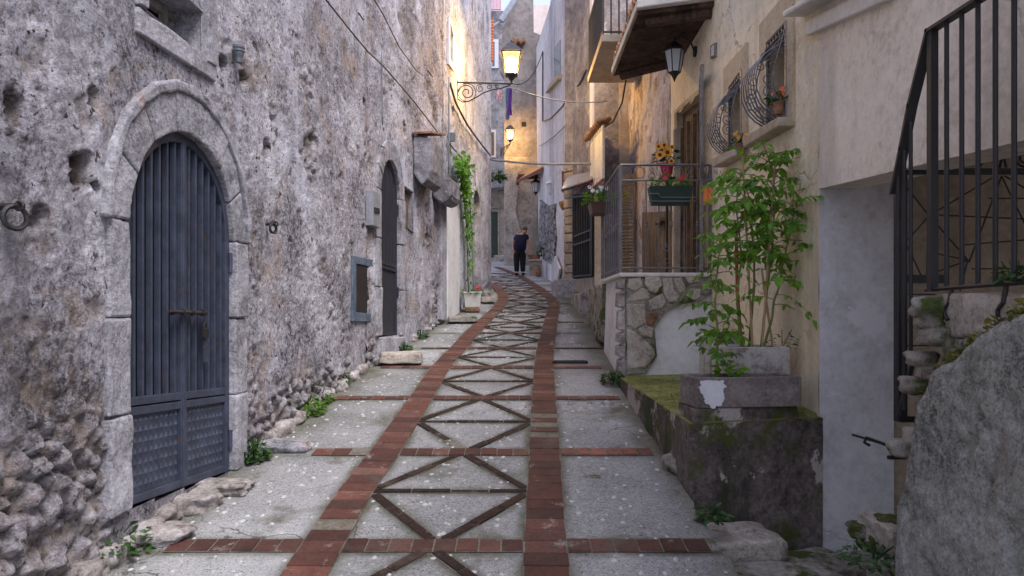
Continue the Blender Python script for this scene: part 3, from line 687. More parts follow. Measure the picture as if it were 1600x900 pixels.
# sliding bolt and padlock
mb = MB(); a = W1.p(266, 487, .0); b = W1.p(322, 489, .0); mb.tube([a, b], .013, 8)
for t in (.05, .35, .6, .9): q = a.lerp(b, t); mb.tube([q-W1.t*.008, q+W1.t*.008], .022, 8)
mb.tube([a, a+W1.n*.04, a+W1.n*.045+W1.t*.02], .011, 6); mb.build('bolt', M['rusty'], g1, smooth=False)
mb = MB(); q = W1.p(321, 520, .005); mb.box(q, (.05, .022, .06), ax=(W1.t, W1.n, Z_)); mb.tube(arc(q+Z_*.03, .02, 0, PI, 8, W1.t, Z_, .04), .005, 6)
mb.build('padlock', M['rusty'], g1, bevel=.004)
mb = MB(); q = W1.p(321, 535, -.01); mb.box(q, (.05, .012, .26), ax=(W1.t, W1.n, Z_)); mb.build('lock_plate', M['gate'], g1)
# second doorway
blocks_ring(W2, G2, .2, -.2, .02, 'door_surround', M['dressed'], B)
g2 = gate(W2, G2, B, -.05, 11, .95, M['gate2'], M['dark'], .03, False)
mb = MB(); mb.prism(W2, rect(W2, 591, 628, 527, 526, 566, 560), -.2, .06); mb.build('doorstep', M['dressed'], B, bevel=.02)
# windows
def barwin(W, P, parent, frame_w, mat_fr, o_in=-.22, bars=True, shutter=False):
    us_ = [u for u, z in P]; zsv = [z for u, z in P]
    mb = MB(); mb.prism(W, P, o_in-.03, o_in); wn = mb.build('window', M['dark'], parent)
    mb = MB(); n = len(P)
    for i in range(n): # reveal
        a, b = P[i], P[(i+1) % n]; mb.add([W.w(*a, 0.0), W.w(*b, 0.0), W.w(*b, o_in), W.w(*a, o_in)], [(0, 1, 2, 3)])
    mb.build('reveal', M['dressed'], wn); return wn
wn = barwin(W1, WIN1, B, .1, M['dressed'], -.3)
mb = MB(); SILL = [W1.uz(213, 52), W1.uz(333, 130), W1.uz(333, 92), W1.uz(213, 4)]
mb.prism(W1, [W1.uz(213, 50), W1.uz(334, 128), W1.uz(334, 100), W1.uz(213, 10)], -.05, .018); roughen(mb.build('window_sill', M['dressed'], B, bevel=.008), .02, .1, 4)
mb = MB(); mb.prism(W1, [W1.uz(319, 96), W1.uz(334, 104), W1.uz(334, -10), W1.uz(319, -20)], -.05, .03); mb.build('window_jamb', M['dressed'], B, bevel=.006)
mb = MB(); mb.prism(W1, [W1.uz(213, 6), W1.uz(226, 14), W1.uz(226, -80), W1.uz(213, -90)], -.05, .03); mb.build('window_jamb', M['dressed'], B, bevel=.006)
mb = MB(); mb.prism(W1, [W1.uz(250, -100, -.22), W1.uz(256, -100, -.22), W1.uz(256, 60, -.22), W1.uz(250, 60, -.22)], -.23, -.19)
mb.prism(W1, [W1.uz(226, 0, -.2), W1.uz(300, 52, -.2), W1.uz(300, 44, -.2), W1.uz(226, -14, -.2)], -.25, -.2); mb.build('frame', M['woodgrey'], wn)
barwin(W2, NW, B, .05, M['dressed'], -.1)
mb = MB(); mb.prism(W2, [(u, z) for u, z in rect(W2, 633, 645, 293, 303, 350, 361)], -.09, -.07); mb.build('shutter', M['woodbrown'], B)
h = MB(); h.prism(W1, HATCH, -.06, .006); hh = h.build('hatch', M['rusty'], B, bevel=.01)
mb = MB(); I = rect(W1, 555, 580, 412, 417, 488, 490); O = rect(W1, 549, 586, 399, 407, 502, 503); mb.ring(W1, O+[O[0]], I+[I[0]], -.1, .015); mb.build('hatch_frame', M['bluepaint'], B, bevel=.006)
mb = MB(); mb.prism(W1, rect(W1, 571, 583, 297, 302, 352, 357), 0, .09); o = mb.build('meter_box', M['metalgrey'], bevel=.006); tag(o, 'flat pale grey metal meter box fixed beside the second arched gate', 'meter box')
mb = MB(); mb.prism(W1, rect(W1, 573, 581, 324, 326, 332, 334), .09, .1)
mb.build('latch', M['cable'], o)
# pilaster and blue-washed strip where the buildings meet
mb = MB(); mb.prism(W2, [W2.uz(686, 500), W2.uz(694, 503), W2.uz(694, 280), W2.uz(686, 280)], -.05, .05); mb.build('pilaster', M['dressed'], B, bevel=.02)
# stone corbels
def corbel(W, x0, x1, yt, yb, depth, nm):
    mb = MB(); a = W.uz(x0, yt); b = W.uz(x1, yt); c = W.uz(x0, yb); z1 = a[1]; z0 = c[1]; hh_ = z1-z0; u0_, u1_ = a[0], b[0]
    prof = [(0, z0+.25*hh_), (0, z1), (depth, z1-.03), (depth*.98, z0+.33*hh_), (depth*.85, z0+.12*hh_), (depth*.5, z0)]
    mb.hull([W.w(u0_, z, o) for o, z in prof], [W.w(u1_, z, o) for o, z in prof]); return roughen(mb.build(nm, M['fargrey'], B, bevel=.03), .05, .25, 3)
corbel(W2, 645, 667, 212, 290, .27, 'corbel'); corbel(W2, 676, 692, 276, 318, .30, 'corbel')
mb = MB(); mb.prism(W2, rect(W2, 644, 668, 206, 210, 209, 213), 0, .30); mb.build('corbel_slab', M['terracotta'], B)

# second building on the left, limewashed
B2 = thing('limewashed_building', 'tall limewashed building with pale blue white wall beyond the stone one', 'building', (-3, 15, rz(15)))
NICHE = archpoly(W3, 738.5, 749, 470, 466, 320, 325, W3.uz(744, 298)[1])
W3WIN = rect(W3, 700.5, 705.5, 34, 56, 92, 104)
f3 = disp1(W3, [(W3.uz(708, 175), .12)], [NICHE], 0)
def disp3(u, z):
    d, wv = f3(u, z); return d*.8, wv*.6
gridwall('wall', W3, ugrid(W3, 0, W3.L, .005, .04), zgrid(1.2, 11.5, 11.5, .045, .1), disp3, [NICHE, W3WIN], M['wall2'], B2)
mb = MB(); mb.prism(W3, grow(NICHE, .05), -.12, -.1); nc = mb.build('niche', M['dressed'], B2)
mb = MB(); mb.ring(W3, grow(NICHE, .07), NICHE, -.12, .02); roughen(mb.build('surround', M['dressed'], nc), .03, .2, 2)
mb = MB(); mb.prism(W3, W3WIN, -.12, -.1); wq = mb.build('window', M['window'], B2)
mb = MB(); I = W3WIN; O = rect(W3, 698.5, 707, 25, 48, 100, 112); mb.ring(W3, O+[O[0]], I+[I[0]], -.1, .04); mb.build('frame', M['whiteframe'], wq)
mb = MB(); body = [(-1.62, 12.2), (-.86, 18.12), (-7, 19), (-7, 12.2)]
mb.hull([Vector((x, y, -1)) for x, y in body], [Vector((x, y, 11.35)) for x, y in body]); mb.build('rear_wall', M['wall2'], B2)
W4 = Wall((-.54, 18.2), (-7, 19.3), (0, 26)); 
mb = MB(); mb.prism(W4, [(0, 1), (W4.L, 1), (W4.L, 11.4), (0, 11.4)], -.4, 0); mb.build('end_wall', M['wall2'], B2)
mb = MB(); cap = [(-1.3, 12.1), (-.5, 18.25), (-7, 19.4), (-7, 12.1)]; mb.hull([Vector((x, y, 11.4)) for x, y in cap], [Vector((x, y, 11.55)) for x, y in cap]); mb.build('roof', M['terracotta'], B2)
mb = MB(); mb.prism(W3, rect(W3, 697, 716, 318, 318, 505, 494), -.05, .03); mb.build('pilaster', M['whitewall'], B2, bevel=.01)
# orange tiled edge at the far corner
mb = MB(); a = at(768.5, 34, 18.4); b = at(768.5, 94, 18.4)
for i in range(14):
    q = a.lerp(b, i/13); mb.tube([q+Vector((-.15, 0, 0)), q+Vector((.04, 0, 0))], .045, 8)
mb.build('tile_edge', M['orangetile'], B2)

# ------------------------------------------------------------------ cream house on the right
H = Wall((1.955+.03*0.3, .3), (1.955+.03*10, 10), (0, 5))
HB = thing('cream_house', 'cream plastered house with two basket grilles and an overhanging corner on the right', 'house', (4, 6, rz(6)))
uC = H.uz(1280, 400)[0]; yC = H.w(uC, 0).y
print('corner y', yC)
WA = rect(H, 1202, 1233, 68, 34, 202, 183); WB = rect(H, 1142, 1162, 138, 110, 248, 235)
DR = rect(H, 1056, 1098, 178, 143, 424, 424)
DR = [(DR[0][0], 2.17), (DR[1][0], 2.17), DR[2], DR[3]]
def dispH(u, z): p = H.w(u, z); q = Vector((p.y, z, 0)); return .012*noise.fractal(q*.8, 1, 2, 3)+.004*noise.noise(q*6), 0
topz = 6.4
gridwall('wall', H, ugrid(H, uC, H.L, .012, .05), zgrid(.4, topz, topz, .07, .07), dispH, [WA, WB, DR], M['house'], HB)
# overhang wall: lower edge follows the picture
eo = [H.uz(1280, 295), H.uz(1393, 268), H.uz(1500, 243), H.uz(1600, 219)]
lz = lambda u: interp(sorted(eo), u)
mb = MB(); us = [uC*i/60 for i in range(61)]; vs = []; 
for u in us:
    z0 = lz(u)
    for k in range(40): z = z0+(topz-z0)*k/39; vs.append(H.w(u, z, dispH(u, z)[0]))
mb.add(vs, [(i*40+k, (i+1)*40+k, (i+1)*40+k+1, i*40+k+1) for i in range(60) for k in range(39)])
vs2 = []
for u in us: vs2 += [H.w(u, lz(u), 0), H.w(u, lz(u), -.28), H.w(u, 2.95, -.281)]
mb.add(vs2, [(3*i, 3*i+3, 3*i+4, 3*i+1) for i in range(60)]+[(3*i+1, 3*i+4, 3*i+5, 3*i+2) for i in range(60)])
mb.build('overhang_wall', M['houseupper'], HB, smooth=False)
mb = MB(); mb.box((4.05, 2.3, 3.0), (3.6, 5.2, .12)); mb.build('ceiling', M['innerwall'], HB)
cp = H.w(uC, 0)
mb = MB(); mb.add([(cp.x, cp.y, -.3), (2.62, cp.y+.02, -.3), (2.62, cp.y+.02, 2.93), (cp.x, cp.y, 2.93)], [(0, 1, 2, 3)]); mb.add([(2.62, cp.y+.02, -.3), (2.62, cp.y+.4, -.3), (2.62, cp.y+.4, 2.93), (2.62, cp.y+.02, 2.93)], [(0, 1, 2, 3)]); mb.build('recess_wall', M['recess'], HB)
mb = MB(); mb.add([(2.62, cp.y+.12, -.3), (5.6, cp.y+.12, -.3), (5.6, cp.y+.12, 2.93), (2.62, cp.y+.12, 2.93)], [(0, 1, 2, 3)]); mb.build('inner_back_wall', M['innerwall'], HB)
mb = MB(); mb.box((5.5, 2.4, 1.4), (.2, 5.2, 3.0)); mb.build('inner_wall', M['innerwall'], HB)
mb = MB(); body = [(2.35, .3), (2.35, 4.95), (2.62, 9.95), (9, 10), (9, .3)]
mb.hull([Vector((x, y, 3.07)) for x, y in body], [Vector((x, y, topz-.05)) for x, y in body]); mb.build('rear_wall', M['dark'], HB)
body = [(2.55, 4.98), (2.62, 9.95), (9, 10), (9, 4.98)]
mb = MB(); mb.hull([Vector((x, y, -.3)) for x, y in body], [Vector((x, y, 3.05)) for x, y in body]); mb.build('lower_rear_wall', M['dark'], HB)
mb = MB(); body = [(1.95, .3), (2.24, 10), (9, 10), (9, .3)]; mb.hull([Vector((x, y, topz)) for x, y in body], [Vector((x, y, topz+.15)) for x, y in body]); mb.build('roof', M['terracotta'], HB)
mb = MB(); mb.prism(H, [H.uz(1268, 56), H.uz(1398, 0), H.uz(1420, -42), H.uz(1268, 34)], -.05, .05); mb.build('cornice', M['palestone'], HB, bevel=.01)
mb = MB(); mb.prism(H, [H.uz(1257, 27), H.uz(1330, -14), H.uz(1420, -70), H.uz(1257, 17)], -.05, .16); mb.build('balcony_slab', M['palestone'], HB, bevel=.015)
# window surrounds, sills, windows, basket grilles
def window_set(P, px_pad, S, sill, seed):
    mb = MB(); O = S; mb.ring(H, O+[O[0]], P+[P[0]], -.02, .022); mb.build('window_surround', M['houserough'], HB, bevel=.004)
    mb = MB(); mb.prism(H, P, -.24, -.22); wn = mb.build('window', M['window'], HB)
    mb = MB(); n = len(P)
    for i in range(n):
        a, b = P[i], P[(i+1) % n]; mb.add([H.w(*a, 0.02), H.w(*b, 0.02), H.w(*b, -.22), H.w(*a, -.22)], [(0, 1, 2, 3)])
    mb.build('reveal', M['houserough'], wn)
    mb = MB(); u0, u1 = min(a for a, b in P), max(a for a, b in P); zb = min(b for a, b in P); zt = max(b for a, b in P); um = (u0+u1)/2
    for u in (u0+.03, um, u1-.03): mb.prism(H, [(u-.022, zb), (u+.022, zb), (u+.022, zt-.03), (u-.022, zt-.03)], -.215, -.18)
    mb.build('frame', M['woodbrown'], wn)
    mb = MB(); mb.prism(H, sill, -.02, .13); mb.build('window_sill', M['slab'], HB, bevel=.012)
    # grille
    m2 = MB(); fr = [P[0], P[1], P[2], P[3]]
    o_ = .02
    for a, b in zip(fr, fr[1:]+fr[:1]): m2.tube([H.w(*a, o_), H.w(*b, o_)], .014, 6)
    gg = m2.build('basket_grille', M['irongrey'], HB)
    m2 = MB(); nb = 7
    P0, P1, P2, P3 = P
    prof = [(0, 1.0), (.0, .86), (.015, .80), (.08, .755), (.155, .68), (.205, .57), (.225, .44), (.215, .31), (.175, .18), (.11, .08), (.04, .02), (0, 0)]
    for i in range(nb):
        t = (i+.5)/nb; b0 = (P0[0]+(P1[0]-P0[0])*t, P0[1]+(P1[1]-P0[1])*t); t0 = (P3[0]+(P2[0]-P3[0])*t, P3[1]+(P2[1]-P3[1])*t)
        pts = []
        for k in range(len(prof)-1):
            for q in range(3):
                s = q/3; o = prof[k][0]*(1-s)+prof[k+1][0]*s; v = prof[k][1]*(1-s)+prof[k+1][1]*s
                pts.append(H.w(b0[0]+(t0[0]-b0[0])*v, b0[1]+(t0[1]-b0[1])*v, o_+o))
        m2.tube(pts, .0058, 6)
    for v, o in ((.86, .02), (.92, .012)):
        m2.tube([H.w(P0[0]+(P3[0]-P0[0])*v, P0[1]+(P3[1]-P0[1])*v, o_+o), H.w(P1[0]+(P2[0]-P1[0])*v, P1[1]+(P2[1]-P1[1])*v, o_+o)], .007, 6)
    m2.build('bars', M['irongrey'], gg)
    m2 = MB()
    for (tt, sgn) in ((.02, 1), (.98, 1)):
        bp_ = lambda v, o: H.w((P0[0]+(P1[0]-P0[0])*tt), P0[1]+(P1[1]-P0[1])*tt+(P3[1]-P0[1])*v, o_+o)
        hgt = P3[1]-P0[1]
        for (v, o, r, a0, tn_) in ((.72, .06, .045, 0, 1.2), (.56, .11, .055, 2, -1.3), (.42, .13, .05, 4, 1.3), (.28, .12, .055, 1, -1.3), (.2, .05, .07, 3, 1.1), (.86, .03, .03, 3, 1)):
            m2.tube(spiral(bp_(v, o), r, r*.25, a0, tn_, H.n, Z_), .005, 5)
        m2.tube([bp_(.95, .01), bp_(.6, .08), bp_(.35, .10), bp_(.06, .03)], .006, 5)
    m2.build('scrolls', M['irongrey'], gg)
    return wn, u0, u1, zb
SA = [H.uz(1243, 190), H.uz(1243, -25), H.uz(1190, 38), H.uz(1190, 228)]; SA = [SA[3], SA[0], SA[1], SA[2]]
SB = [H.uz(1133, 258), H.uz(1170, 240), H.uz(1170, 66), H.uz(1133, 108)]
window_set(WA, 0, SA, [H.uz(1184, 231), H.uz(1243, 197), H.uz(1243, 182), H.uz(1184, 214)], 1)
window_set(WB, 0, SB, [H.uz(1132, 262), H.uz(1170, 243), H.uz(1170, 231), H.uz(1132, 247)], 2)
for k, (x, y, fm, lab) in enumerate(((1216, 165, 'orangeflower', 'small potted plant with coral flowers behind the nearer basket grille'), (1158, 226, 'yellowflower', 'small potted plant with orange yellow flowers behind the farther basket grille'))):
    c = H.p(x, y+14, .07); t = thing('potted_flower', lab, 'potted plant', c, 'potted flowers in the basket grilles')
    mb = MB(); mb.lathe(c, [(.035, 0), (.05, .08), (.055, .08), (.055, .09), (.045, .09)], 14); mb.build('pot', M['terracotta'], t, smooth=False)
    clump('', '', '', c+Z_*.08, .08, .1, 60, M['leafdark'], .04, seed=k+3, parent=t, partname='leaves')
    mb = MB(); flowers(mb, c+Z_*.12, .06, .09, 8, .025, random.Random(k), 5, (-1, -.6, .3)); mb.build('flowers', M[fm], t)
# house door with shutters
mb = MB(); mb.prism(H, DR, -.12, -.10); dr = mb.build('door', M['woodbrown'], HB)
u0, u1 = DR[1][0], DR[0][0]; u0, u1 = min(u0, u1), max(u0, u1); zt = min(DR[2][1], DR[3][1])
mb = MB()
for i in range(9):
    u = u0+.05+(u1-u0-.1)*i/8; mb.prism(H, [(u-.02, 2.17), (u+.02, 2.17), (u+.02, zt-.05), (u-.02, zt-.05)], -.10, -.075 if i % 2 else -.055)
mb.build('door_boards', M['woodbrown'], dr)
mb = MB(); DO = [(DR[0][0]+.07, 2.17), (DR[1][0]-.07, 2.17), (DR[2][0]-.07, DR[2][1]+.06), (DR[3][0]+.07, DR[3][1]+.06)]
mb.ring(H, [DO[1], DO[2], DO[3], DO[0]], [DR[1], DR[2], DR[3], DR[0]], -.11, .016); mb.build('door_surround', M['houserough'], HB, bevel=.004)
mb = MB(); mb.prism(H, [(u0-.05, 2.17), (u0+.03, 2.17), (u0+.03, zt+.3), (u0-.05, zt+.3)], -.1, .03); mb.build('door_frame', M['slab'], dr, bevel=.005); mb = MB(); mb.prism(H, [(u1-.03, 2.17), (u1+.05, 2.17), (u1+.05, zt-.05), (u1-.03, zt-.05)], -.1, .03)
mb.build('door_frame', M['slab'], dr, bevel=.005)
def shutter(u, z0, z1, ang, wdt, mat, nm='shutter', parent=None, louvre=True, W=H):
    hinge = W.w(u, 0, .03); d = (W.n*math.sin(ang)+W.t*math.cos(ang)).normalized(); nn = d.cross(Z_)
    mb = MB()
    for s in (.025, wdt-.025): mb.box(hinge+d*s+Z_*((z0+z1)/2), (.05, .035, z1-z0), ax=(d, nn, Z_))
    for z in (z0+.04, z1-.04, (z0+z1)/2): mb.box(hinge+d*wdt/2+Z_*z, (wdt-.1, .033, .08), ax=(d, nn, Z_))
    n = int((z1-z0-.16)/.06); a2 = (nn+Z_*.9).normalized(); a3 = d.cross(a2)
    for i in range(n):
        z = z0+.08+(z1-z0-.16)*(i+.5)/n
        if abs(z-(z0+z1)/2) < .05: continue
        mb.box(hinge+d*wdt/2+Z_*z, (wdt-.1, .05, .008), ax=(d, a2, a3))
    return mb.build(nm, mat, parent)
shutter(u0-.02, 2.2, zt+.12, math.radians(168), .42, M['woodgrey'], parent=HB)
mb = MB(); mb.prism(H, [H.uz(1113, 92), H.uz(1121, 88), H.uz(1121, 66), H.uz(1113, 72)], 0, .025); o = tag(mb.build('number_tile', M['woodgrey'], bevel=.003), 'small brown framed ceramic tile high on the cream wall', 'wall tile')
mb = MB(); mb.prism(H, [H.uz(1115, 88), H.uz(1119.5, 86), H.uz(1119.5, 70), H.uz(1115, 74)], .025, .029); mb.build('tile_face', M['ceramic'], o)
# tiled canopy over the door
CZ = 5.06
cn = thing('tiled_canopy', 'dark timber canopy with curved clay tiles above the balcony door', 'canopy', H.w(8.2, CZ, .4))
nx_, fx_ = 1.40, 1.43; ny_, fy_ = 7.85, 9.95; hx = lambda y: 1.955+.03*y
mb = MB(); q = [(nx_, ny_, CZ), (hx(7.7), 7.6, CZ), (hx(9.3), 9.3, CZ), (fx_, fy_, CZ)]
nb = 5
for i in range(nb):
    a0, a1 = i/nb+.004, (i+1)/nb-.004; L = lambda p, r, t: Vector(p).lerp(Vector(r), t)
    lo = [L(q[0], q[3], a0), L(q[1], q[2], a0), L(q[1], q[2], a1), L(q[0], q[3], a1)]
    mb.hull(lo, [v+Z_*.05 for v in lo])
mb.build('soffit_boards', M['wood'], cn)
mb = MB(); mb.tube([Vector((nx_+.12, ny_+.12, CZ-.03)), Vector((hx(7.7), 7.72, CZ-.03))], .07, 8); mb.build('beam', M['wood'], cn); mb = MB(); mb.tube([Vector((fx_+.1, fy_-.15, CZ-.03)), Vector((hx(9.3), 9.2, CZ-.03))], .07, 8); mb.build('beam', M['wood'], cn)
mb = MB(); lo = [Vector((nx_-.02, ny_-.06, CZ+.052)), Vector((hx(7.7), 7.5, CZ+.052)), Vector((hx(9.4), 9.4, CZ+.052)), Vector((fx_-.02, fy_+.05, CZ+.052))]
mb.hull(lo, [v+Z_*.09 for v in lo]); mb.build('edge_stone', M['palestone'], cn, bevel=.01)
mb = MB()
for i in range(20):
    t = (i+.5)/20; a = Vector((nx_-.03, ny_, CZ+.175)).lerp(Vector((fx_-.03, fy_, CZ+.175)), t)
    b = a+Vector((.9, -.05, .2)); mb.tube([a+Vector((.03*rnd.random(), 0, 0)), b], [.047, .042], 10)
mb.build('roof_tiles', M['terracotta'], cn)
# wall lantern under the canopy
def carriage_lantern(name, c, d, s, mats, label, cat, group=None, arm=.12):
    """c: centre of the glass; d: direction towards the wall"""
    d = Vector(d).normalized(); t = thing(name, label, cat, c, group)
    m1 = MB(); m1.lathe(c, [(.055*s, -.10*s), (.06*s, -.09*s), (.09*s, .09*s), (.095*s, .10*s)], 6); gl = m1.build('glass', mats[1], t)
    m1 = MB()
    for k in range(6):
        a = 2*PI*k/6; e = Vector((math.cos(a), math.sin(a), 0)); m1.tube([c+e*.058*s-Z_*.1*s, c+e*.093*s+Z_*.1*s], .006*s, 5)
    m1.lathe(c, [(.12*s, .10*s), (.115*s, .115*s), (.05*s, .17*s), (.03*s, .19*s), (.012*s, .2*s), (.016*s, .22*s), (.004*s, .25*s)], 6)
    m1.lathe(c, [(.004*s, -.19*s), (.014*s, -.16*s), (.03*s, -.13*s), (.064*s, -.10*s)], 6)
    m1.build('frame', mats[0], t)
    m1 = MB(); wl = c+d*arm; m1.tube([c+Z_*.2*s, c+Z_*.25*s+d*arm*.3, c+Z_*.2*s+d*arm*.8, wl+Z_*.1*s], .009*s, 6); m1.tube([wl+Z_*.1*s-d*.005, wl+Z_*.1*s+d*.02], .05*s, 10); m1.build('arm', mats[0], t)
    return t
q = H.p(1085, 80, .02); carriage_lantern('wall_lantern', q-X_*.24-Z_*.13, (1, 0, 0), 1.25, (M['iron'], M['frost']), 'black unlit carriage lantern under the dark timber canopy', 'wall lantern', arm=.24)

# ------------------------------------------------------------------ balcony of the cream house with stone facing
BX0, BX1, BY0, BY1, BZ = 1.19, 2.19, 7.72, 8.95, 2.13
bl = thing('stone_balcony', 'raised balcony terrace faced with irregular flat stones and white plaster', 'balcony', (1.7, 8.3, rz(8)))
mb = MB(); mb.hull([Vector(p) for p in ((BX0, BY0, .5), (BX1, BY0, .5), (BX1+.03, BY1+.6, .5), (BX0+.03, BY1+.6, .5))], [Vector(p) for p in ((BX0+.06, BY0+.05, BZ), (BX1, BY0+.05, BZ), (BX1+.03, BY1+.6, BZ), (BX0+.09, BY1+.6, BZ))]); mb.build('wall', M['whitewall'], bl)
mb = MB(); lo = [Vector((BX0-.02, BY0-.05, BZ+.002)), Vector((BX1, BY0-.05, BZ+.002)), Vector((BX1+.02, BY1+.6, BZ+.002)), Vector((BX0+.02, BY1+.6, BZ+.002))]
mb.hull(lo, [v+Z_*.045 for v in lo]); mb.build('coping', M['palestone'], bl, bevel=.012)
# flagstones on the front face (pixel outlines of the photo, each a thick stone)
stones = [[(981, 436), (1000, 433), (1004, 446), (992, 456), (979, 450)], [(1007, 432), (1030, 432), (1034, 446), (1024, 459), (1012, 455), (1006, 444)], [(980, 470), (997, 447), (1012, 452), (1016, 466), (990, 471)],
          [(1034, 434), (1048, 432), (1052, 452), (1060, 462), (1058, 472), (1044, 474), (1036, 460)], [(1051, 434), (1064, 433), (1070, 447), (1068, 456), (1060, 458), (1054, 446)], [(1067, 432), (1090, 432), (1092, 440), (1074, 444)],
          [(1070, 462), (1080, 450), (1094, 452), (1093, 464), (1084, 470)], [(978, 474), (1008, 475), (1009, 505), (992, 514), (980, 508)], [(1012, 470), (1034, 458), (1040, 472), (1034, 482), (1016, 486)],
          [(979, 514), (990, 516), (1022, 545), (1023, 558), (1008, 574), (982, 578), (979, 560)], [(995, 514), (1010, 508), (1021, 512), (1018, 528), (1000, 524)], [(1096, 440), (1110, 436), (1112, 452), (1099, 452)]]
mb = MB(); WF = Wall((BX0, BY0), (BX1, BY0), (1.5, 0)); rnd = random.Random(2)
for P in stones:
    pl = WF.poly(P, .0); cu = sum(a for a, b in pl)/len(pl); cz = sum(b for a, b in pl)/len(pl); r = rnd.uniform(.03, .05)
    # subdivide and roughen the outline
    o_ = []
    for a, b in zip(pl, pl[1:]+pl[:1]):
        for k in range(3): t = k/3; u = a[0]+(b[0]-a[0])*t; z = a[1]+(b[1]-a[1])*t; o_.append((u+.006*noise.noise(Vector((u*30, z*30, 0))), z+.006*noise.noise(Vector((z*30, u*30, 5)))))
    n = len(o_); sh = lambda k: [(cu+(u-cu)*k, cz+(z-cz)*k) for u, z in o_]
    vs = [WF.w(u, z, -.02) for u, z in sh(1)]+[WF.w(u, z, r*.7) for u, z in sh(.98)]+[WF.w(u, z, r+.006*noise.noise(Vector((u*20, z*20, 1)))) for u, z in sh(.88)]+[WF.w(cu, cz, r+.004)]
    mb.add(vs, [(l*n+i, l*n+(i+1) % n, (l+1)*n+(i+1) % n, (l+1)*n+i) for l in (0, 1) for i in range(n)]+[(2*n+i, 2*n+(i+1) % n, 3*n) for i in range(n)])
mb.build('facing_stones', M['flag'], bl, smooth=False)
mb = MB(); mb.prism(WF, WF.poly([(978, 428), (1118, 428), (1112, 456), (1094, 470), (1062, 476), (1040, 486), (1022, 512), (1026, 556), (1010, 582), (978, 586)]), -.02, .024); mb.build('mortar_bed', M['mossrock'], bl, bevel=.006)
mb = MB(); mb.prism(WF, WF.poly([(1009, 490), (1024, 487), (1026, 496), (1020, 508), (1010, 508)]), .0, .038); mb.build('red_brick_piece', M['terracotta'], bl, bevel=.004)
WS = Wall((BX0, BY0), (BX0+.03, BY1+.6), (0, 8)); mb = MB()
rnd = random.Random(9); z = 1.05
while z < 2.05:
    h = rnd.uniform(.14, .26); l = rnd.uniform(.2, .34); mb.hull([WS.w(-.02, z, -.05), WS.w(l, z, -.05), WS.w(l, min(2.1, z+h-.02), -.05), WS.w(-.02, min(2.1, z+h-.02), -.05)], [WS.w(-.02, z+.01, .025), WS.w(l*.94, z+.015, .03), WS.w(l*.9, min(2.09, z+h-.03), .02), WS.w(-.02, min(2.09, z+h-.035), .025)]); z += h
mb.build('corner_stones', M['rubble'], bl, bevel=.012)
# balcony railing
def railing(name, pts, z0, z1, mat, parent, sp=.11, r=.009, orn=True, knob=True):
    fr = MB(); P = [Vector((x, y, 0)) for x, y in pts]
    for z, rr in ((z1, r*1.6), (z1-.17, r*1.1), (z0+.05, r*1.1)):
        if z == z1-.17 and not orn: continue
        fr.tube([p+Z_*z for p in P], rr, 6)
    for p in P: fr.box(p+Z_*((z0+z1)/2), (.03, .03, z1-z0))
    g = fr.build(name, mat, parent)
    bb = MB(); sc_ = MB(); i = 0
    for a, b in zip(P, P[1:]):
        n = max(2, int((b-a).length/sp)); t = (b-a).normalized()
        for k in range(1, n):
            q = a.lerp(b, k/n); bb.tube([q+Z_*(z0+.0), q+Z_*(z1-(.17 if orn else 0))], r*.8, 6)
            if knob: bb.lathe(q+Z_*(z0+(z1-z0)*.45), [(r*.8, -.03), (r*1.9, -.018), (r*1.2, -.004), (r*1.2, .004), (r*1.9, .018), (r*.8, .03)], 8)
        if orn:
            for k in range(0, n, 1):
                q = a.lerp(b, (k+.5)/n); kk = k % 3
                if kk == 1: sc_.tube(arc(q+Z_*(z1-.085), .06, 0, 2*PI, 16, t, Z_), r*.6, 5)
                else:
                    s = -1 if kk else 1
                    sc_.tube(spiral(q+Z_*(z1-.12)+t*.0, .045, .012, -PI/2, s*1.2, t, Z_), r*.55, 5); sc_.tube(spiral(q+Z_*(z1-.05), .04, .012, PI/2, -s*1.1, t, Z_), r*.55, 5)
            for q, s in ((a.lerp(b, .42), 1), (a.lerp(b, .42)+t*.1, -1)):
                sc_.tube(spiral(q+Z_*(z0+.12), .045, .014, -PI/2, s*1.2, t, Z_), r*.5, 5); sc_.tube(spiral(q+Z_*(z0+.27), .045, .014, PI/2, -s*1.2, t, Z_), r*.5, 5)
    bb.build('balusters', mat, g)
    if orn: sc_.build('scrolls', mat, g)
    return g
railing('railing', [(BX0, BY0), (BX1-.02, BY0)], BZ+.05, 3.36, M['irongrey'], bl, sp=.14)
railing('side_railing', [(BX0+.02, 9.45), (BX0, BY0+.03)], BZ+.05, 3.36, M['irongrey'], bl, sp=.17, orn=False)
# green flower box hanging on the railing
c = WF.p(1047, 305, .10); fb = thing('flower_box', 'dark green plastic flower box hung on the balcony railing under the sunflowers', 'flower box', c-Z_*.1)
mb = MB(); mb.hull([c+Vector((x, y, -.11)) for x, y in ((-.2, -.06), (.2, -.06), (.2, .06), (-.2, .06))], [c+Vector((x, y, .09)) for x, y in ((-.235, -.085), (.235, -.085), (.235, .085), (-.235, .085))]); mb.build('box', M['greenplastic'], fb, bevel=.01)
mb = MB(); mb.tube([c+Vector((-.25, -.1, .0)), c+Vector((-.15, -.1, -.0)), c+Vector((-.12, -.1, -.04)), c+Vector((.25, -.1, -.04))], .006, 5); mb.tube([c+Vector((-.25, -.1, -.08)), c+Vector((.25, -.1, -.08))], .006, 5); mb.build('hanger', M['irongrey'], fb)
clump('', '', '', c+Z_*.08, .22, .16, 120, M['leaf'], .05, seed=12, ysc=.4, parent=fb, partname='leaves')
mb = MB(); flowers(mb, c+Z_*.14, .15, .06, 5, .03, random.Random(4)); mb.build('flowers', M['redflower'], fb)
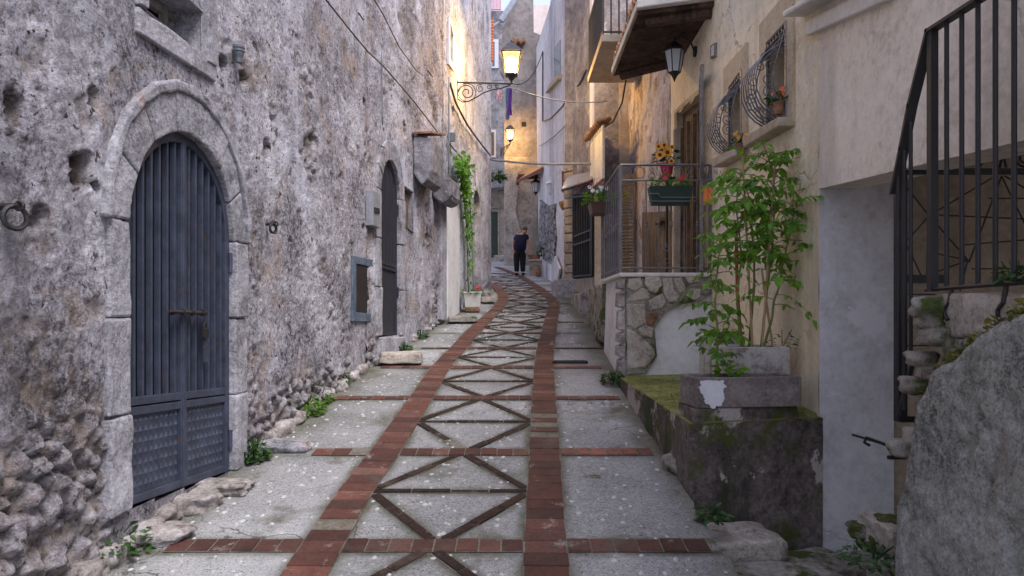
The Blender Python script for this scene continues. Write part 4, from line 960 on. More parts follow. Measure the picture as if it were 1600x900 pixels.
# sunflowers in a red pot on a stand behind the rail
c = at(1042, 262, 8.3); sf = thing('sunflower_pot', 'bunch of yellow sunflowers in a red pot behind the balcony rail', 'potted plant', Vector((c.x, c.y, BZ+.05)))
mb = MB(); mb.lathe(c-Z_*.12, [(.05, 0), (.08, .14), (.09, .14), (.09, .17), (.07, .17)], 14); mb.build('pot', M['redflower'], sf)
mb = MB(); b0 = Vector((c.x, c.y, BZ+.047)); mb.tube([b0, c-Z_*.12], .015, 6); mb.lathe(b0, [(.14, 0), (.14, .02), (.02, .03)], 12); mb.lathe(c-Z_*.135, [(.1, 0), (.1, .015)], 12); mb.build('stand', M['iron'], sf)
clump('', '', '', c+Z_*.05, .12, .22, 60, M['leafdark'], .07, seed=14, parent=sf, partname='leaves')
for (x, y, s) in ((1031, 242, .055), (1043, 238, .065), (1038, 227, .045), (1049, 252, .04), (1029, 229, .04), (1050, 230, .035)):
    q = at(x, y, 8.18); mb = MB(); nn = Vector((-.25, -1, .25)).normalized(); e1 = nn.orthogonal().normalized(); e2 = nn.cross(e1)
    for ringk in (0, 1):
        for k in range(13):
            a = 2*PI*(k+.5*ringk)/13; leaflet(mb, q-nn*.006*ringk, e1*math.cos(a)+e2*math.sin(a)+nn*.15, nn, s, s*.35, .05)
    fl = mb.build('sunflower', M['yellowflower'], sf); mb = MB(); mb.tube([q, q+nn*.018], [s*.42, s*.33], 12); mb.build('centre', M['flowercentre'], fl)
# orange cloth pegged on the rail
mb = MB(); a = WF.p(1094, 292, .03); b = WF.p(1114, 292, .03); cols = 8; vs = []
for j in range(5):
    for i in range(cols+1): q = a.lerp(b, i/cols)-Z_*(.19*j/4)*(1 if i not in (3, 4) else .85); vs.append(q+Y_*(.012*math.sin(i*1.3)))
mb.add(vs, [(j*9+i, j*9+i+1, (j+1)*9+i+1, (j+1)*9+i) for j in range(4) for i in range(cols)]); o = mb.build('cloth', M['orangecloth']); tag(o, 'small orange cloth hanging on the balcony railing', 'cloth')
o.modifiers.new('thickness', 'SOLIDIFY').thickness = .004

# ------------------------------------------------------------------ mossy platform with planters
pf = thing('concrete_platform', 'raised mossy concrete platform beside the alley under the planters', 'platform', (1.6, 6, rz(5)))
PX, PZ = 1.15, 1.046
base = [(PX, 4.56), (2.12, 4.80), (2.2, 7.75), (PX, 7.75)]
mb = MB(); n = 24
def pside(a, b, z0, z1, nu, nz, amp=.012):
    vs = []; 
    for j in range(nz+1):
        for i in range(nu+1):
            q = a.lerp(b, i/nu); z = z0+(z1-z0)*j/nz; nn = (b-a).cross(Z_).normalized(); vs.append(q+Z_*z+nn*amp*noise.fractal(Vector((q.x*5+q.y*5, z*5, 1)), 1, 2, 4)*min(1, 4*i/nu, 4*(nu-i)/nu))
    mb.add(vs, [(j*(nu+1)+i, j*(nu+1)+i+1, (j+1)*(nu+1)+i+1, (j+1)*(nu+1)+i) for j in range(nz) for i in range(nu)])
pside(Vector((PX, 4.56, 0)), Vector((2.12, 4.80, 0)), -.1, PZ, 30, 26); pside(Vector((PX, 7.75, 0)), Vector((PX, 4.56, 0)), -.1, PZ, 50, 20)
mb.build('side', M['mossconc'], pf, smooth=True)
mb = MB(); vs = []
for j in range(41):
    for i in range(21):
        t, s = i/20, j/40; a = Vector((PX, 4.56+s*3.2, 0)); b = Vector((2.12+.09*s, 4.80+s*3.0, 0)); q = a.lerp(b, t); z = PZ+.014*noise.fractal(Vector((q.x*4, q.y*4, 0)), 1, 2, 4)+.03*t
        if i == 0 or j == 0: z = PZ-.004
        vs.append(Vector((q.x, q.y, z)))
mb.add(vs, [(j*21+i, j*21+i+1, (j+1)*21+i+1, (j+1)*21+i) for j in range(40) for i in range(20)])
mb.build('top', M['mosstop'], pf, smooth=True)
mb = MB(); rnd = random.Random(91)
for i in range(4200):
    if rnd.random() < .55:
        s_ = rnd.random(); q = Vector((PX+rnd.uniform(-.005, .04), 4.56+3.1*s_, PZ-.01-abs(rnd.gauss(0, .03))*(rnd.random() < .5)))
    elif rnd.random() < .5:
        t = rnd.random(); q = Vector((PX+.97*t, 4.555+.24*t+rnd.uniform(-.008, .02), PZ-abs(rnd.gauss(0, .02))))
    else: q = Vector((PX+rnd.random()*.35, 5.0+2.6*rnd.random(), PZ+.012))
    if noise.noise(q*4) < -.02: continue
    l = rnd.uniform(.006, .016); leaflet(mb, q, Vector((rnd.uniform(-1, 1), rnd.uniform(-1, 1), rnd.uniform(0, 1))), Z_+Vector((rnd.uniform(-1, 1), rnd.uniform(-1, 1), 0)), l, l*.6)
tag(mb.build('moss', M['moss']), 'green moss growing on the edges of the concrete platform', 'moss', kind='stuff')
def trough(name, label, x0, x1, y0, y1, z0, z1, mat, wall=.035, rotx=0, taper=.0, group='planters on the platform', soil=.03):
    t = thing(name, label, 'planter', ((x0+x1)/2, (y0+y1)/2, z0), group); mb = MB(); c = Vector(((x0+x1)/2, (y0+y1)/2, 0)); rot = Matrix.Rotation(rotx, 3, 'Z')
    def ringp(k, z, tp=0): return [c+rot@Vector((sx*((x1-x0)/2-k-tp), sy*((y1-y0)/2-k-tp), 0))+Z_*z for sx, sy in ((-1, -1), (1, -1), (1, 1), (-1, 1))]
    R = [ringp(0, z0, taper), ringp(0, z1), ringp(wall, z1), ringp(wall, z1-.10)]
    vs = sum(R, []); mb.add(vs, [(3, 2, 1, 0)]+[(l*4+i, l*4+(i+1) % 4, (l+1)*4+(i+1) % 4, (l+1)*4+i) for l in range(3) for i in range(4)]+[(12, 13, 14, 15)])
    mb.build('trough', mat, t, bevel=.008)
    mb = MB(); r = ringp(wall-.002, z1-soil); r2 = ringp(wall-.002, z1-soil-.03); mb.hull(r2, r); mb.build('soil', M['soil'], t); return t
z0 = PZ+.02
mb = MB(); mb.hull([Vector(p) for p in ((1.18, 4.60, PZ-.01), (1.95, 4.78, PZ-.01), (1.99, 5.2, PZ-.01), (1.18, 5.05, PZ-.01))], [Vector(p) for p in ((1.185, 4.61, PZ+.085), (1.94, 4.79, PZ+.085), (1.98, 5.18, PZ+.085), (1.19, 5.03, PZ+.085))]); mb.build('plinth', M['mossconc'], pf, bevel=.01)
tA = trough('concrete_trough', 'long brown concrete trough with a white paint patch at the platform front', 1.19, 1.93, 4.68, 4.98, PZ+.087, 1.335, M['blockgrey'], rotx=.12)
mb = MB(); WT = Wall((1.211, 4.637), (1.945, 4.725), (1.5, 0)); pts = WT.poly([(1094, 595), (1110, 594), (1128, 595), (1133, 603), (1129, 612), (1132, 622), (1126, 629), (1128, 635), (1119, 634), (1112, 640), (1107, 632), (1101, 630), (1099, 618), (1093, 611)]); 
pp = []
for a, b in zip(pts, pts[1:]+pts[:1]):
    for k in range(4): t = k/4; u = a[0]+(b[0]-a[0])*t; z = a[1]+(b[1]-a[1])*t; pp.append((u+.014*noise.noise(Vector((u*70, z*70, 0))), z+.012*noise.noise(Vector((u*60, z*60, 4)))))
mb.prism(WT, pp, -.03, .012); mb.build('paint_patch', M['paintpatch'], tA)
tB = trough('concrete_box_planter', 'square pale concrete planter behind the brown trough', 1.56, 2.02, 5.12, 5.48, PZ+.02, 1.51, M['blockpale'], rotx=.06)
tC = trough('concrete_box_planter', 'small square stone planter at the left of the pale one', 1.57, 1.81, 5.62, 5.9, PZ+.02, 1.56, M['blockpale'], rotx=.03)
# ---- tomato plants
def tomato(name, label, base, path, spread, nleaf, seed, lmat, ll=.06, Lr=(.15, .30), low=.15, r0=.011, group='tomato plants in the planters', side=None, flat=1.0):
    rnd = random.Random(seed); t = thing(name, label, 'tomato plant', base, group); st = MB(); lf = MB()
    P = [Vector(p) for p in path]; n = 26
    def q(s):
        k = s*(len(P)-1); i = min(len(P)-2, int(k)); return P[i].lerp(P[i+1], k-i)
    pts = [q(i/n)+Vector((.012*noise.noise(Vector((i*.4, seed, 0))), .012*noise.noise(Vector((i*.4, seed, 9))), 0)) for i in range(n+1)]
    st.tube(pts, [r0*(1-.75*i/n) for i in range(n+1)], 6)
    for i in range(nleaf):
        s = low+(1-low)*(i+rnd.random())/nleaf; b = q(min(1, s)); a = i*2.4+rnd.uniform(-.4, .4)
        d = Vector((math.cos(a), math.sin(a)*flat, rnd.uniform(.1, .8)))
        if side: d = d+Vector(side)*rnd.random()
        L = rnd.uniform(*Lr)*(1.15-.35*abs(s-.55)*2)*spread*1.05; 
        compound(lf, st, b, d, L, rnd.choice((2, 3, 3, 4)), ll*rnd.uniform(.9, 1.5), rnd.uniform(.15, .65), rnd)
    st.build('stem', M['stem'], t); lf.build('leaves', lmat, t); return t
def pa(x, y, Y): return at(x, y, Y)
tomato('tomato_plant', 'tallest tomato plant tied to a cane against the cream wall', at(1188, 560, 5.3), [at(1188, 560, 5.3), at(1196, 480, 5.25), at(1204, 400, 5.2), at(1212, 320, 5.15), at(1206, 262, 5.2), at(1196, 236, 5.2)], 1.0, 38, 3, M['leaf'], .062, low=.34)
tomato('tomato_plant', 'bushy light green tomato plant beside the red pole', at(1158, 545, 5.35), [at(1158, 545, 5.35), at(1152, 470, 5.35), at(1158, 390, 5.3), at(1150, 320, 5.3), at(1158, 265, 5.3)], 1.0, 34, 5, M['leaf2'], .058, low=.42)
tomato('tomato_plant', 'leaning tomato plant with dark leaves at the right of the pale planter', at(1200, 575, 5.25), [at(1185, 575, 5.25), at(1205, 500, 5.2), at(1222, 420, 5.15), at(1238, 350, 5.1), at(1240, 290, 5.1)], 1.08, 28, 8, M['leaf2'], .062, low=.32)
tomato('tomato_plant', 'slim tomato plant growing from the brown trough left of the red pole', at(1120, 590, 4.85), [at(1120, 590, 4.85), at(1121, 530, 4.85), at(1117, 470, 4.9), at(1122, 410, 4.95), at(1128, 370, 5.0)], .78, 34, 11, M['leaf'], .055, low=.12)
tomato('tomato_plant', 'thin tomato shoot reaching above the others towards the window sill', at(1165, 545, 5.4), [at(1170, 545, 5.4), at(1180, 420, 5.35), at(1172, 330, 5.3), at(1165, 280, 5.3)], .9, 18, 15, M['leaf2'], .058, low=.45)
clump('squash_seedling', 'low bright green leafy seedling in the brown trough', 'plant', at(1138, 588, 4.82), .09, .11, 46, M['leaf2'], .065, seed=21)
clump('potted_herb', 'leafy green plant filling the small square stone planter', 'plant', at(1128, 532, 5.75), .13, .14, 60, M['leaf'], .09, seed=22)
clump('small_weed', 'few small dark leaves behind the pale planter near the wall', 'plant', at(1222, 555, 5.25)+Z_*.05, .10, .15, 34, M['leafdark'], .04, seed=23)
mb = MB(); mb.tube([at(1159, 548, 5.4), at(1152, 455, 5.4), at(1150, 355, 5.38)], .013, 8); tag(mb.build('plant_stake', M['redpole']), 'red painted pole standing among the tomato plants', 'stake')
for k, (a, b, Y, lab) in enumerate((((1188, 585), (1212, 240), 5.18, 'tall bamboo cane leaning up through the tallest tomato plant'), ((1178, 585), (1160, 240), 5.3, 'slim bamboo cane standing just right of the red pole'), ((1210, 560), (1190, 420), 5.22, 'short bamboo cane crossing behind the tall one'))):
    mb = MB(); pts = [at(a[0]+(b[0]-a[0])*i/8, a[1]+(b[1]-a[1])*i/8, Y) for i in range(9)]; mb.tube(pts, [.009, .0075, .009, .0075, .009, .0075, .009, .0075, .006], 6)
    tag(mb.build('bamboo_cane', M['cane']), lab, 'cane', 'canes supporting the tomatoes')

# ------------------------------------------------------------------ right foreground: side wall, steps, railing, gate
SX = 1.70
top = [(1404, 777), (1412, 740), (1419, 706), (1428, 655), (1434, 619), (1446, 595), (1460, 573), (1478, 556), (1506, 537), (1524, 520), (1540, 508), (1558, 505), (1575, 486), (1600, 478)]
tt = []
for px, py in top: Y = SX*F/(px-800); tt.append((Y, EZ+(HY-py)/F*Y))
tt = [(3.17, .3)]+tt+[(1.6, 1.86), (1.0, 1.95)]
prof = lambda y: interp(sorted(tt), y)
sw = thing('stair_side_wall', 'rough grey cement side wall rising beside the steps at the near right', 'wall', (1.8, 2.4, 0))
vs = []; ny, nz = 180, 130; ys = [3.19-(3.19-1.0)*i/ny for i in range(ny+1)]
for y in ys:
    zt = prof(y)+.03*noise.fractal(Vector((y*9, 2, 0)), .9, 2, 5)
    for k in range(nz+1):
        z = -.2+(zt+.2)*k/nz; q = Vector((y, z, 0))
        d = .008*noise.fractal(q*2.2, 1, 2, 3)+.010*noise.fractal(q*8, .9, 2, 5)-.02*sst(.3, .5, noise.fractal(q*4+Vector((7, 7, 0)), .9, 2, 4))+.006*noise.noise(q*40)
        rr = 1-sst(0, .045, (zt-z)); vs.append(Vector((SX-d+.05*rr*rr+(.12*sst(3.13, 3.19, y)), y, z)))
n = nz+1; mb = MB(); mb.add(vs, [(i*n+k, i*n+k+1, (i+1)*n+k+1, (i+1)*n+k) for i in range(ny) for k in range(nz)])
e = [vs[i*n+nz] for i in range(ny+1)]; m_ = ny+1
mb.add(e+[v+Vector((.17, 0, .01*noise.noise(v*9))) for v in e]+[Vector((v.x+.19, v.y, -.2)) for v in e], [(i, i+1, m_+i+1, m_+i) for i in range(ny)]+[(m_+i, m_+i+1, 2*m_+i+1, 2*m_+i) for i in range(ny)])
mb.build('face', M['granite'], sw, smooth=True)
st_ = thing('stone_stairs', 'worn stone steps climbing toward the viewer behind the grey side wall', 'stairs', (2.1, 3, 0))
sp = [(1336, 795, 3.70, .55), (1402, 664, 3.28, .25), (1422, 572, 3.16, .25), (1450, 460, 3.02, 1.6)]
for k, (px, py, Y, dep) in enumerate(sp):
    z = EZ+(HY-py)/F*Y; x0 = (px-800)/F*Y; mb = MB(); h = (.16, .14, .16, .18)[k]; x1 = 3.1 if k == 3 else 2.55
    if k == 0: x1 = 1.9; dep = .34
    nn_ = 14; vs = []
    mb2 = bmesh.new(); bmesh.ops.create_cube(mb2, size=1); bmesh.ops.subdivide_edges(mb2, edges=mb2.edges, cuts=11, use_grid_fill=True)
    sz = Vector((x1-x0, dep, h)); cc = Vector(((x0+x1)/2, Y-dep/2, z-h/2)); V = []
    for v in mb2.verts:
        q = Vector((v.co.x*sz.x, v.co.y*sz.y, v.co.z*sz.z))+cc; r = noise.fractal(q*7+Vector((k*5, 0, 0)), 1, 2, 4); V.append(q+Vector((r*.02, r*.02, .012*noise.noise(q*12)))+(cc-q).normalized()*.012*(abs(v.co.x*2)**6+abs(v.co.z*2)**6+abs(v.co.y*2)**6)*.8)
    mb.add(V, [tuple(v.index for v in f.verts) for f in mb2.faces]); mb2.free(); mb.build('step', M['flag'], st_, smooth=True)
mb = MB(); zz = [EZ+(HY-py)/F*Y for px, py, Y, d in sp]
for (a, zt_) in ((3.22, zz[1]-.14), (3.06, zz[2]-.16), (2.9, zz[3]-.18)): mb.box((2.28, a-.35, (zt_-.3)/2), (.62+(3.3-a), .7, zt_+.3-.004))
rnd = random.Random(6)
mb.build('core', M['mossrock'], st_)
mb = MB()
for (px, py, Y, sx) in ((1462, 500, 3.0, .09), (1470, 525, 2.95, .08), (1432, 602, 3.1, .07), (1455, 480, 2.98, .08), (1412, 700, 3.25, .07), (1350, 830, 3.65, .08), (1372, 845, 3.6, .09), (1392, 820, 3.55, .08), (1440, 560, 3.05, .06)):
    mb = MB(); mb.rock(at(px, py, Y), (sx, sx, sx*.6), px, .3, 3); mb.build('rubble_stone', M['mossrock'], st_, smooth=True)
# tufts of moss and creeping plants along the top of the side wall: stuff
mb = MB(); rnd = random.Random(31)
for i in range(2600):
    y = 3.15-rnd.random()**.8*1.3; z = prof(y); 
    if noise.noise(Vector((y*5, 3, 0))) < -.25: continue
    q = Vector((SX+.03+rnd.random()*.15, y, z+rnd.uniform(-.035, .03)+.02*abs(noise.noise(Vector((y*11, 0, 0))))))
    l = rnd.uniform(.012, .036); leaflet(mb, q, Vector((rnd.uniform(-1, .3), rnd.uniform(-1, 1), rnd.uniform(-.2, 1))), Z_+Vector((rnd.uniform(-1, 1), rnd.uniform(-1, 1), 0)), l, l*.6)
tag(mb.build('moss', M['moss']), 'yellow green moss along the top of the grey side wall', 'moss', kind='stuff')
clump('fern_tuft', 'small fern tuft at the top right end of the side wall', 'plant', at(1588, 440, 2.55), .07, .08, 60, M['leafdark'], .035, seed=41)
clump('weed_clump', 'low green weeds under the bottom stone step at the near right', 'weed', at(1365, 880, 3.4), .14, .1, 130, M['leafdark'], .035, 'weeds in the alley', seed=42)
# stair railing
RX = 1.80; rl = thing('stair_railing', 'black iron railing with upright bars above the side wall at the near right', 'railing', (RX, 2.8, 1.8))
def rp(px, py): Y = RX*F/(px-800); return Vector((RX, Y, EZ+(HY-py)/F*Y))
zt = rp(1456, 48).z; zb = rp(1456, 452).z
mb = MB(); P = [rp(1398, 300), rp(1412, 232), rp(1425, 165), rp(1454, 48)]+[Vector((RX, y, zt)) for y in (2.7, 2.2, 1.2)]
for a, b in zip(P, P[1:]):
    d = (b-a).normalized(); nn = X_; c3 = d.cross(nn); mb.box((a+b)/2, ((b-a).length+.02, .045, .014), ax=(d, nn, c3))
mb.build('handrail', M['iron'], rl)
mb = MB(); mb.tube([Vector((RX, 3.06, zb)), Vector((RX, 2.3, zb+.015)), Vector((RX, 1.2, zb+.02))], .011, 6); mb.build('bottom_rail', M['iron'], rl)
for px, y0, y1 in ((1403, 275, 658), (1413, 235, 640), (1423, 190, 560)):
    mb = MB(); a, b = rp(px, y0), rp(px, y1); mb.tube([a, b], .009, 8); mb.build('bar', M['iron'], rl)
mb = MB(); a = rp(1457, 50); mb.box(Vector((RX, a.y, (zb+a.z)/2)), (.032, .032, a.z-zb+.02)); mb.build('post', M['iron'], rl)
mb = MB(); a = rp(1412, 290); mb.tube([rp(1428, 560), rp(1404, 650)], .012, 6); mb.build('brace', M['iron'], rl)
for i in range(1, 16):
    y = a0 = rp(1457, 50).y-i*.098; mb = MB(); mb.tube([Vector((RX, y, zb)), Vector((RX, y, zt))], .0095, 8); mb.build('bar', M['iron'], rl)
for px in (1487, 1572):
    q = rp(px, 452); mb = MB(); mb.tube([Vector((RX, q.y, zb)), Vector((RX-.01, q.y, zb-.06))]+[Vector((RX-.01, q.y+.03*math.sin(t), zb-.07-.03*(1-math.cos(t)))) for t in (.6, 1.2, 2.0, 2.8)], .009, 6); mb.build('fixing_hook', M['rusty'], rl)
# iron gate with scrolls and star bars
GY = 3.78; ig = thing('iron_gate', 'black iron gate with scroll top and crossing star bars under the overhang', 'gate', (2.5, GY, .3))
def gp(px, py): return at(px, py, GY)
mb = MB()
for x in (1407,): mb.box((gp(x, 462)), (.05, .045, gp(x, 268).z-gp(x, 660).z))
mb.box(gp(1560, 268), (gp(1560, 0).x*2-gp(1405, 0).x*2, .03, .03)); mb.box(gp(1440, 436), (.24, .03, .045)); mb.box(gp(1715, 462), (.05, .045, 1.34)); mb.box(gp(1560, 655), (1.05, .03, .03))
mb.build('frame', M['iron'], ig)
mb = MB(); 
for x in (1450, 1525, 1600, 1675): mb.tube(spiral(gp(x, 246), .05, .015, -PI/2, 1.6 if x % 2 else -1.6, X_, Z_), .007, 6)
mb.tube([gp(1467, 264), gp(1485, 258), gp(1510, 238), gp(1535, 226), gp(1556, 228), gp(1566, 243), gp(1562, 262)], .007, 6); mb.tube([gp(1572, 262), gp(1568, 243), gp(1580, 226), gp(1600, 222), gp(1640, 230), gp(1670, 262)], .007, 6)
mb.build('scrolls', M['iron'], ig)
mb = MB()
for a, b in (((1409, 283), (1450, 335)), ((1450, 335), (1512, 406)), ((1418, 375), (1452, 337)), ((1452, 337), (1560, 272)), ((1418, 385), (1440, 432)), ((1455, 428), (1514, 406)), ((1514, 410), (1565, 275)), ((1565, 275), (1640, 430)), ((1468, 336), (1600, 342)), ((1500, 383), (1600, 375)), ((1457, 395), (1510, 406)),
             ((1518, 420), (1600, 420)), ((1450, 340), (1448, 430)), ((1545, 310), (1600, 310)), ((1512, 406), (1500, 455)), ((1570, 275), (1660, 330)), ((1412, 500), (1470, 500)), ((1412, 540), (1470, 540)), ((1412, 590), (1470, 590)), ((1412, 460), (1470, 460)), ((1600, 342), (1700, 342)), ((1600, 375), (1700, 380)), ((1600, 420), (1700, 420))):
    mb.tube([gp(*a), gp(*b)], .0042, 6)
mb.build('star_bars', M['iron'], ig)
# short handrail on the recess wall
mb = MB(); q0 = at(1354, 684, 4.55); q1 = at(1404, 702, 4.3); mb.tube([q0+Vector((.02, 0, -.05)), q0+Vector((-.015, 0, -.03)), q0, q0+(q1-q0)*.5, q1], .010, 6); mb.tube([q1-Vector((.06, 0, .05)), q1+Vector((.1, .1, -.07))], .014, 6)
mb.tube([q0+(q1-q0)*.6, q0+(q1-q0)*.6+Vector((.0, .55, -.02))], .008, 6)
tag(mb.build('handrail', M['iron']), 'short bent iron handrail end on the grey recess wall', 'handrail')
# loose lower steps in the pit
def slab(c, size, rot, seed, mat, name, label, cat, group=None, amp=.02):
    bm = bmesh.new(); bmesh.ops.create_cube(bm, size=1); bmesh.ops.subdivide_edges(bm, edges=bm.edges, cuts=9, use_grid_fill=True)
    R = Matrix.Rotation(rot, 3, 'Z'); V = []
    for v in bm.verts:
        k = abs(v.co.x*2)**8+abs(v.co.y*2)**8+abs(v.co.z*2)**8
        q = R@Vector((v.co.x*size[0], v.co.y*size[1], v.co.z*size[2])); r = noise.fractal((q+Vector((seed*3, 0, 0)))*5, 1, 2, 4)
        V.append(Vector(c)+q*(1-.025*k)+Vector((r*amp, r*amp, amp*.7*noise.noise(q*8+Vector((seed, 0, 0))))))
    m_ = MB(); m_.add(V, [tuple(v.index for v in f.verts) for f in bm.faces]); bm.free(); return tag(m_.build(name, mat, smooth=True), label, cat, group)
slab((1.36, 4.30, .36), (.50, .40, .14), .1, 1, M['flag'], 'stone_slab', 'pale flat stone step just below the alley edge', 'stone slab', 'stones at the foot of the platform')
slab((1.50, 3.92, .25), (.62, .34, .16), .05, 2, M['mossrock'], 'stone_slab', 'yellow mossy layered stone step lower down at the picture edge', 'stone slab', 'stones at the foot of the platform')
slab((1.85, 4.35, .16), (.5, .4, .16), .3, 3, M['mossrock'], 'stone_slab', 'dark mossy stone against the foot of the grey recess wall', 'stone slab', 'stones at the foot of the platform')
slab((1.75, 3.75, .14), (.4, .25, .12), -.2, 4, M['flag'], 'stone_slab', 'small pale stone in the bottom of the sunken corner', 'stone slab', 'stones at the foot of the platform')
slab(rd(1060, 735)+Z_*.05, (.16, .2, .12), .4, 5, M['mossrock'], 'loose_stone', 'loose brown stone at the corner of the mossy platform', 'stone', None, .03)
# ------------------------------------------------------------------ stones and weeds along the left wall
rks = [(225, 810, .22, .17, .09), (290, 790, .20, .16, .07), (345, 765, .20, .14, .05), (250, 840, .17, .13, .05), (205, 835, .16, .14, .08)]
for k, (x, y, sx, sy, sz) in enumerate(rks):
    q = rd(x, y); q.x += .02; mb = MB(); mb.rock(q+Z_*.02, (sx, sy, sz), k+3, .25, 4)
    tag(mb.build('threshold_stone', M['rubble'], smooth=True), ('broad cracked stone under the left end of the tall gate', 'flat stone in the middle below the tall gate', 'white flat stone under the right end of the tall gate', 'low stone nearest the red brick strip below the gate', 'knobbly stone under the left door jamb')[k], 'stone', 'stones in front of the tall gate')
mb = MB(); mb.rock(rd(440, 700)+Z_*.0, (.27, .14, .07), 31, .2, 4); tag(mb.build('cement_hump', M['dressed'], smooth=True), 'rounded cement hump at the wall foot beside the tall gate', 'kerb')
slab(rd(628, 566)+Z_*.06, (.52, .46, .13), .1, 7, M['flag'], 'stone_step', 'worn stone step in front of the second arched gate', 'step')
slab(rd(722, 503)+Z_*.05, (.5, .5, .1), .1, 8, M['mossrock'], 'stone_step', 'low mossy step in front of the white flower pot', 'step')
slab(rd(762, 472)+Z_*.05, (.3, .5, .12), .1, 9, M['flag'], 'stone_step', 'far pale step beyond the white flower pot', 'step')
# rubble foot of the wall
fo = [(130, 880), (80, 905), (400, 690), (425, 675), (450, 660), (480, 640), (505, 625), (530, 608), (552, 594), (575, 583), (592, 570), (655, 532), (672, 520)]
for k, (x, y) in enumerate(fo):
    Y = rd(x, y).y; xx = lw(Y)+.02; mb = MB(); s = .075 if y > 560 else .06; mb.rock(Vector((xx, Y, rz(Y)+.03)), (s*1.1, s*1.4, s), k*1.7+2, .3, 3); mb.rock(Vector((xx, Y+.16, rz(Y+.16)+.02)), (s*.8, s*.9, s*.8), k*2.7+2, .3, 3)
    mb.build('foot_stone', M['rubble'], B, smooth=True)
weeds = [((175, 862), .16, .13, 170, 'dark green weeds at the wall foot nearest the viewer'), ((398, 718), .08, .13, 110, 'small weed clump beside the right foot of the tall gate'), ((478, 645), .14, .14, 190, 'broad weed clump at the left wall foot between the gates'), ((500, 628), .10, .12, 110, 'weeds just beyond the broad clump on the left wall foot'), ((535, 602), .06, .18, 60, 'thin upright weed at the left wall foot before the hatch'), ((632, 548), .07, .10, 70, 'green tuft at the right foot of the second gate'),
         ((658, 528), .08, .10, 70, 'tuft beyond the second gate step'), ((958, 600), .10, .12, 90, 'weeds at the foot of the white balcony wall'), ((1112, 810), .07, .07, 50, 'tiny weeds where the platform meets the broken alley edge')]
for k, (p_, r, h, n, lab) in enumerate(weeds):
    q = rd(*p_)
    if p_[0] < 700: q.x = min(q.x, lw(q.y)+.15)
    clump('weed_clump', lab, 'weed', q, r*1.2, h*1.25, int(n*1.7), M['leafdark'] if k not in (2, 3) else M['leaf'], .045, 'weeds in the alley', seed=60+k, ysc=1.3)

# ------------------------------------------------------------------ iron fittings and cables on the left walls
def ring_thing(W, px, py, r, lab):
    c = W.p(px, py, .03); t = thing('tether_ring', lab, 'iron ring', c, 'iron rings on the stone wall'); mb = MB(); mb.tube(arc(c-Z_*r+W.n*.03, r, 0, 2*PI, 20, (W.t+W.n*.35).normalized(), Z_), .011, 6); mb.build('ring', M['iron'], t)
    mb = MB(); mb.tube([c-W.n*.06, c+W.n*.05], .014, 6); mb.tube(arc(c+W.n*.05-Z_*.0, .018, 0, 2*PI, 10, W.n, Z_), .007, 6); mb.build('staple', M['iron'], t)
ring_thing(W1, 13, 322, .048, 'black iron ring at the left picture edge'); ring_thing(W1, 421, 350, .035, 'smaller black iron ring between the two gates')
c = W1.p(373, 80, .06); mb = MB(); mb.lathe(c-Z_*.05, [(.022, -.03), (.026, 0), (.036, .03), (.036, .045), (.042, .045), (.042, .06), (.036, .062), (.042, .07), (.042, .085), (.03, .085)], 14); mb.tube([c, c-W1.n*.1], .015, 6)
tag(mb.build('pipe_end', M['pipe']), 'short grey plastic pipe end sticking out beside the high window', 'pipe')
def cable(name, lab, pts, r, mat, seg=5, group='cables strung along the alley', smooth=3):
    P = []
    for a, b in zip(pts, pts[1:]):
        for k in range(smooth): P.append(Vector(a).lerp(Vector(b), k/smooth))
    P.append(Vector(pts[-1])); P = [p+Vector((0, 0, .012*noise.noise(p*3))) for p in P]
    mb = MB(); mb.tube(P, r, seg); return tag(mb.build(name, mat, smooth=True), lab, 'cable', group)
cable('wall_cable', 'thick black cable drooping diagonally down the stone wall above the second gate', [W1.p(500, -12, .05), W1.p(540, 38, .05), W1.p(575, 80, .05), W2.p(603, 108, .05), W2.p(640, 150, .06), W2.p(665, 182, .05), W2.p(690, 215, .05)], .009, M['cable'])
cable('wall_cable', 'upper black cable sagging across the stone wall', [W1.p(580, -8, .05), W2.p(600, 25, .05), W2.p(625, 75, .05), W2.p(650, 110, .05), W2.p(661, 118, .05)], .007, M['cable'])
cable('wall_cable', 'grey cable running down from the lamp bracket along the limewashed wall', [W3.p(703, 130, .06), W3.p(712, 160, .06), W3.p(730, 195, .06), W3.p(750, 222, .06), W3.p(766, 243, .06)], .02, M['cable'])
cable('wall_cable', 'thin cable from the junction box toward the ivy', [W3.p(703, 225, .05), W3.p(715, 240, .05), W3.p(728, 255, .05), W3.p(737, 262, .05)], .012, M['cable'])
cable('wall_conduit', 'thin vertical grey conduit left of the second gate', [W2.p(597, 80, .03), W2.p(597, 140, .03), W2.p(598, 195, .03)], .008, M['cablegrey'])
cable('wall_conduit', 'grey conduit with junction box below the lamp bracket', [W3.p(701.5, 120, .05), W3.p(701.5, 180, .05), W3.p(701, 270, .05)], .014, M['cablegrey'])
mb = MB(); mb.prism(W3, rect(W3, 699.5, 704, 207, 207, 222, 222), .0, .09); tag(mb.build('junction_box', M['pipe'], bevel=.01), 'small grey junction box on the conduit below the lamp bracket', 'junction box')
for k, (x, y, d, lab) in enumerate(((560, 20, .2, 'short rusty iron pin high on the stone wall near the upper cable'), (668, 110, .3, 'long horizontal iron rod on the stone wall left of the lamp bracket'), (596, 228, .12, 'short iron pin right above the second arched gate'))):
    W = W1 if x < 590 else W2; mb = MB(); mb.tube([W.p(x, y, -.02), W.p(x, y, .05)+W.t*0, W.p(x, y, .05)+W.t*d], .008, 5); tag(mb.build('iron_pin', M['iron']), lab, 'iron pin', 'iron pins in the stone wall')

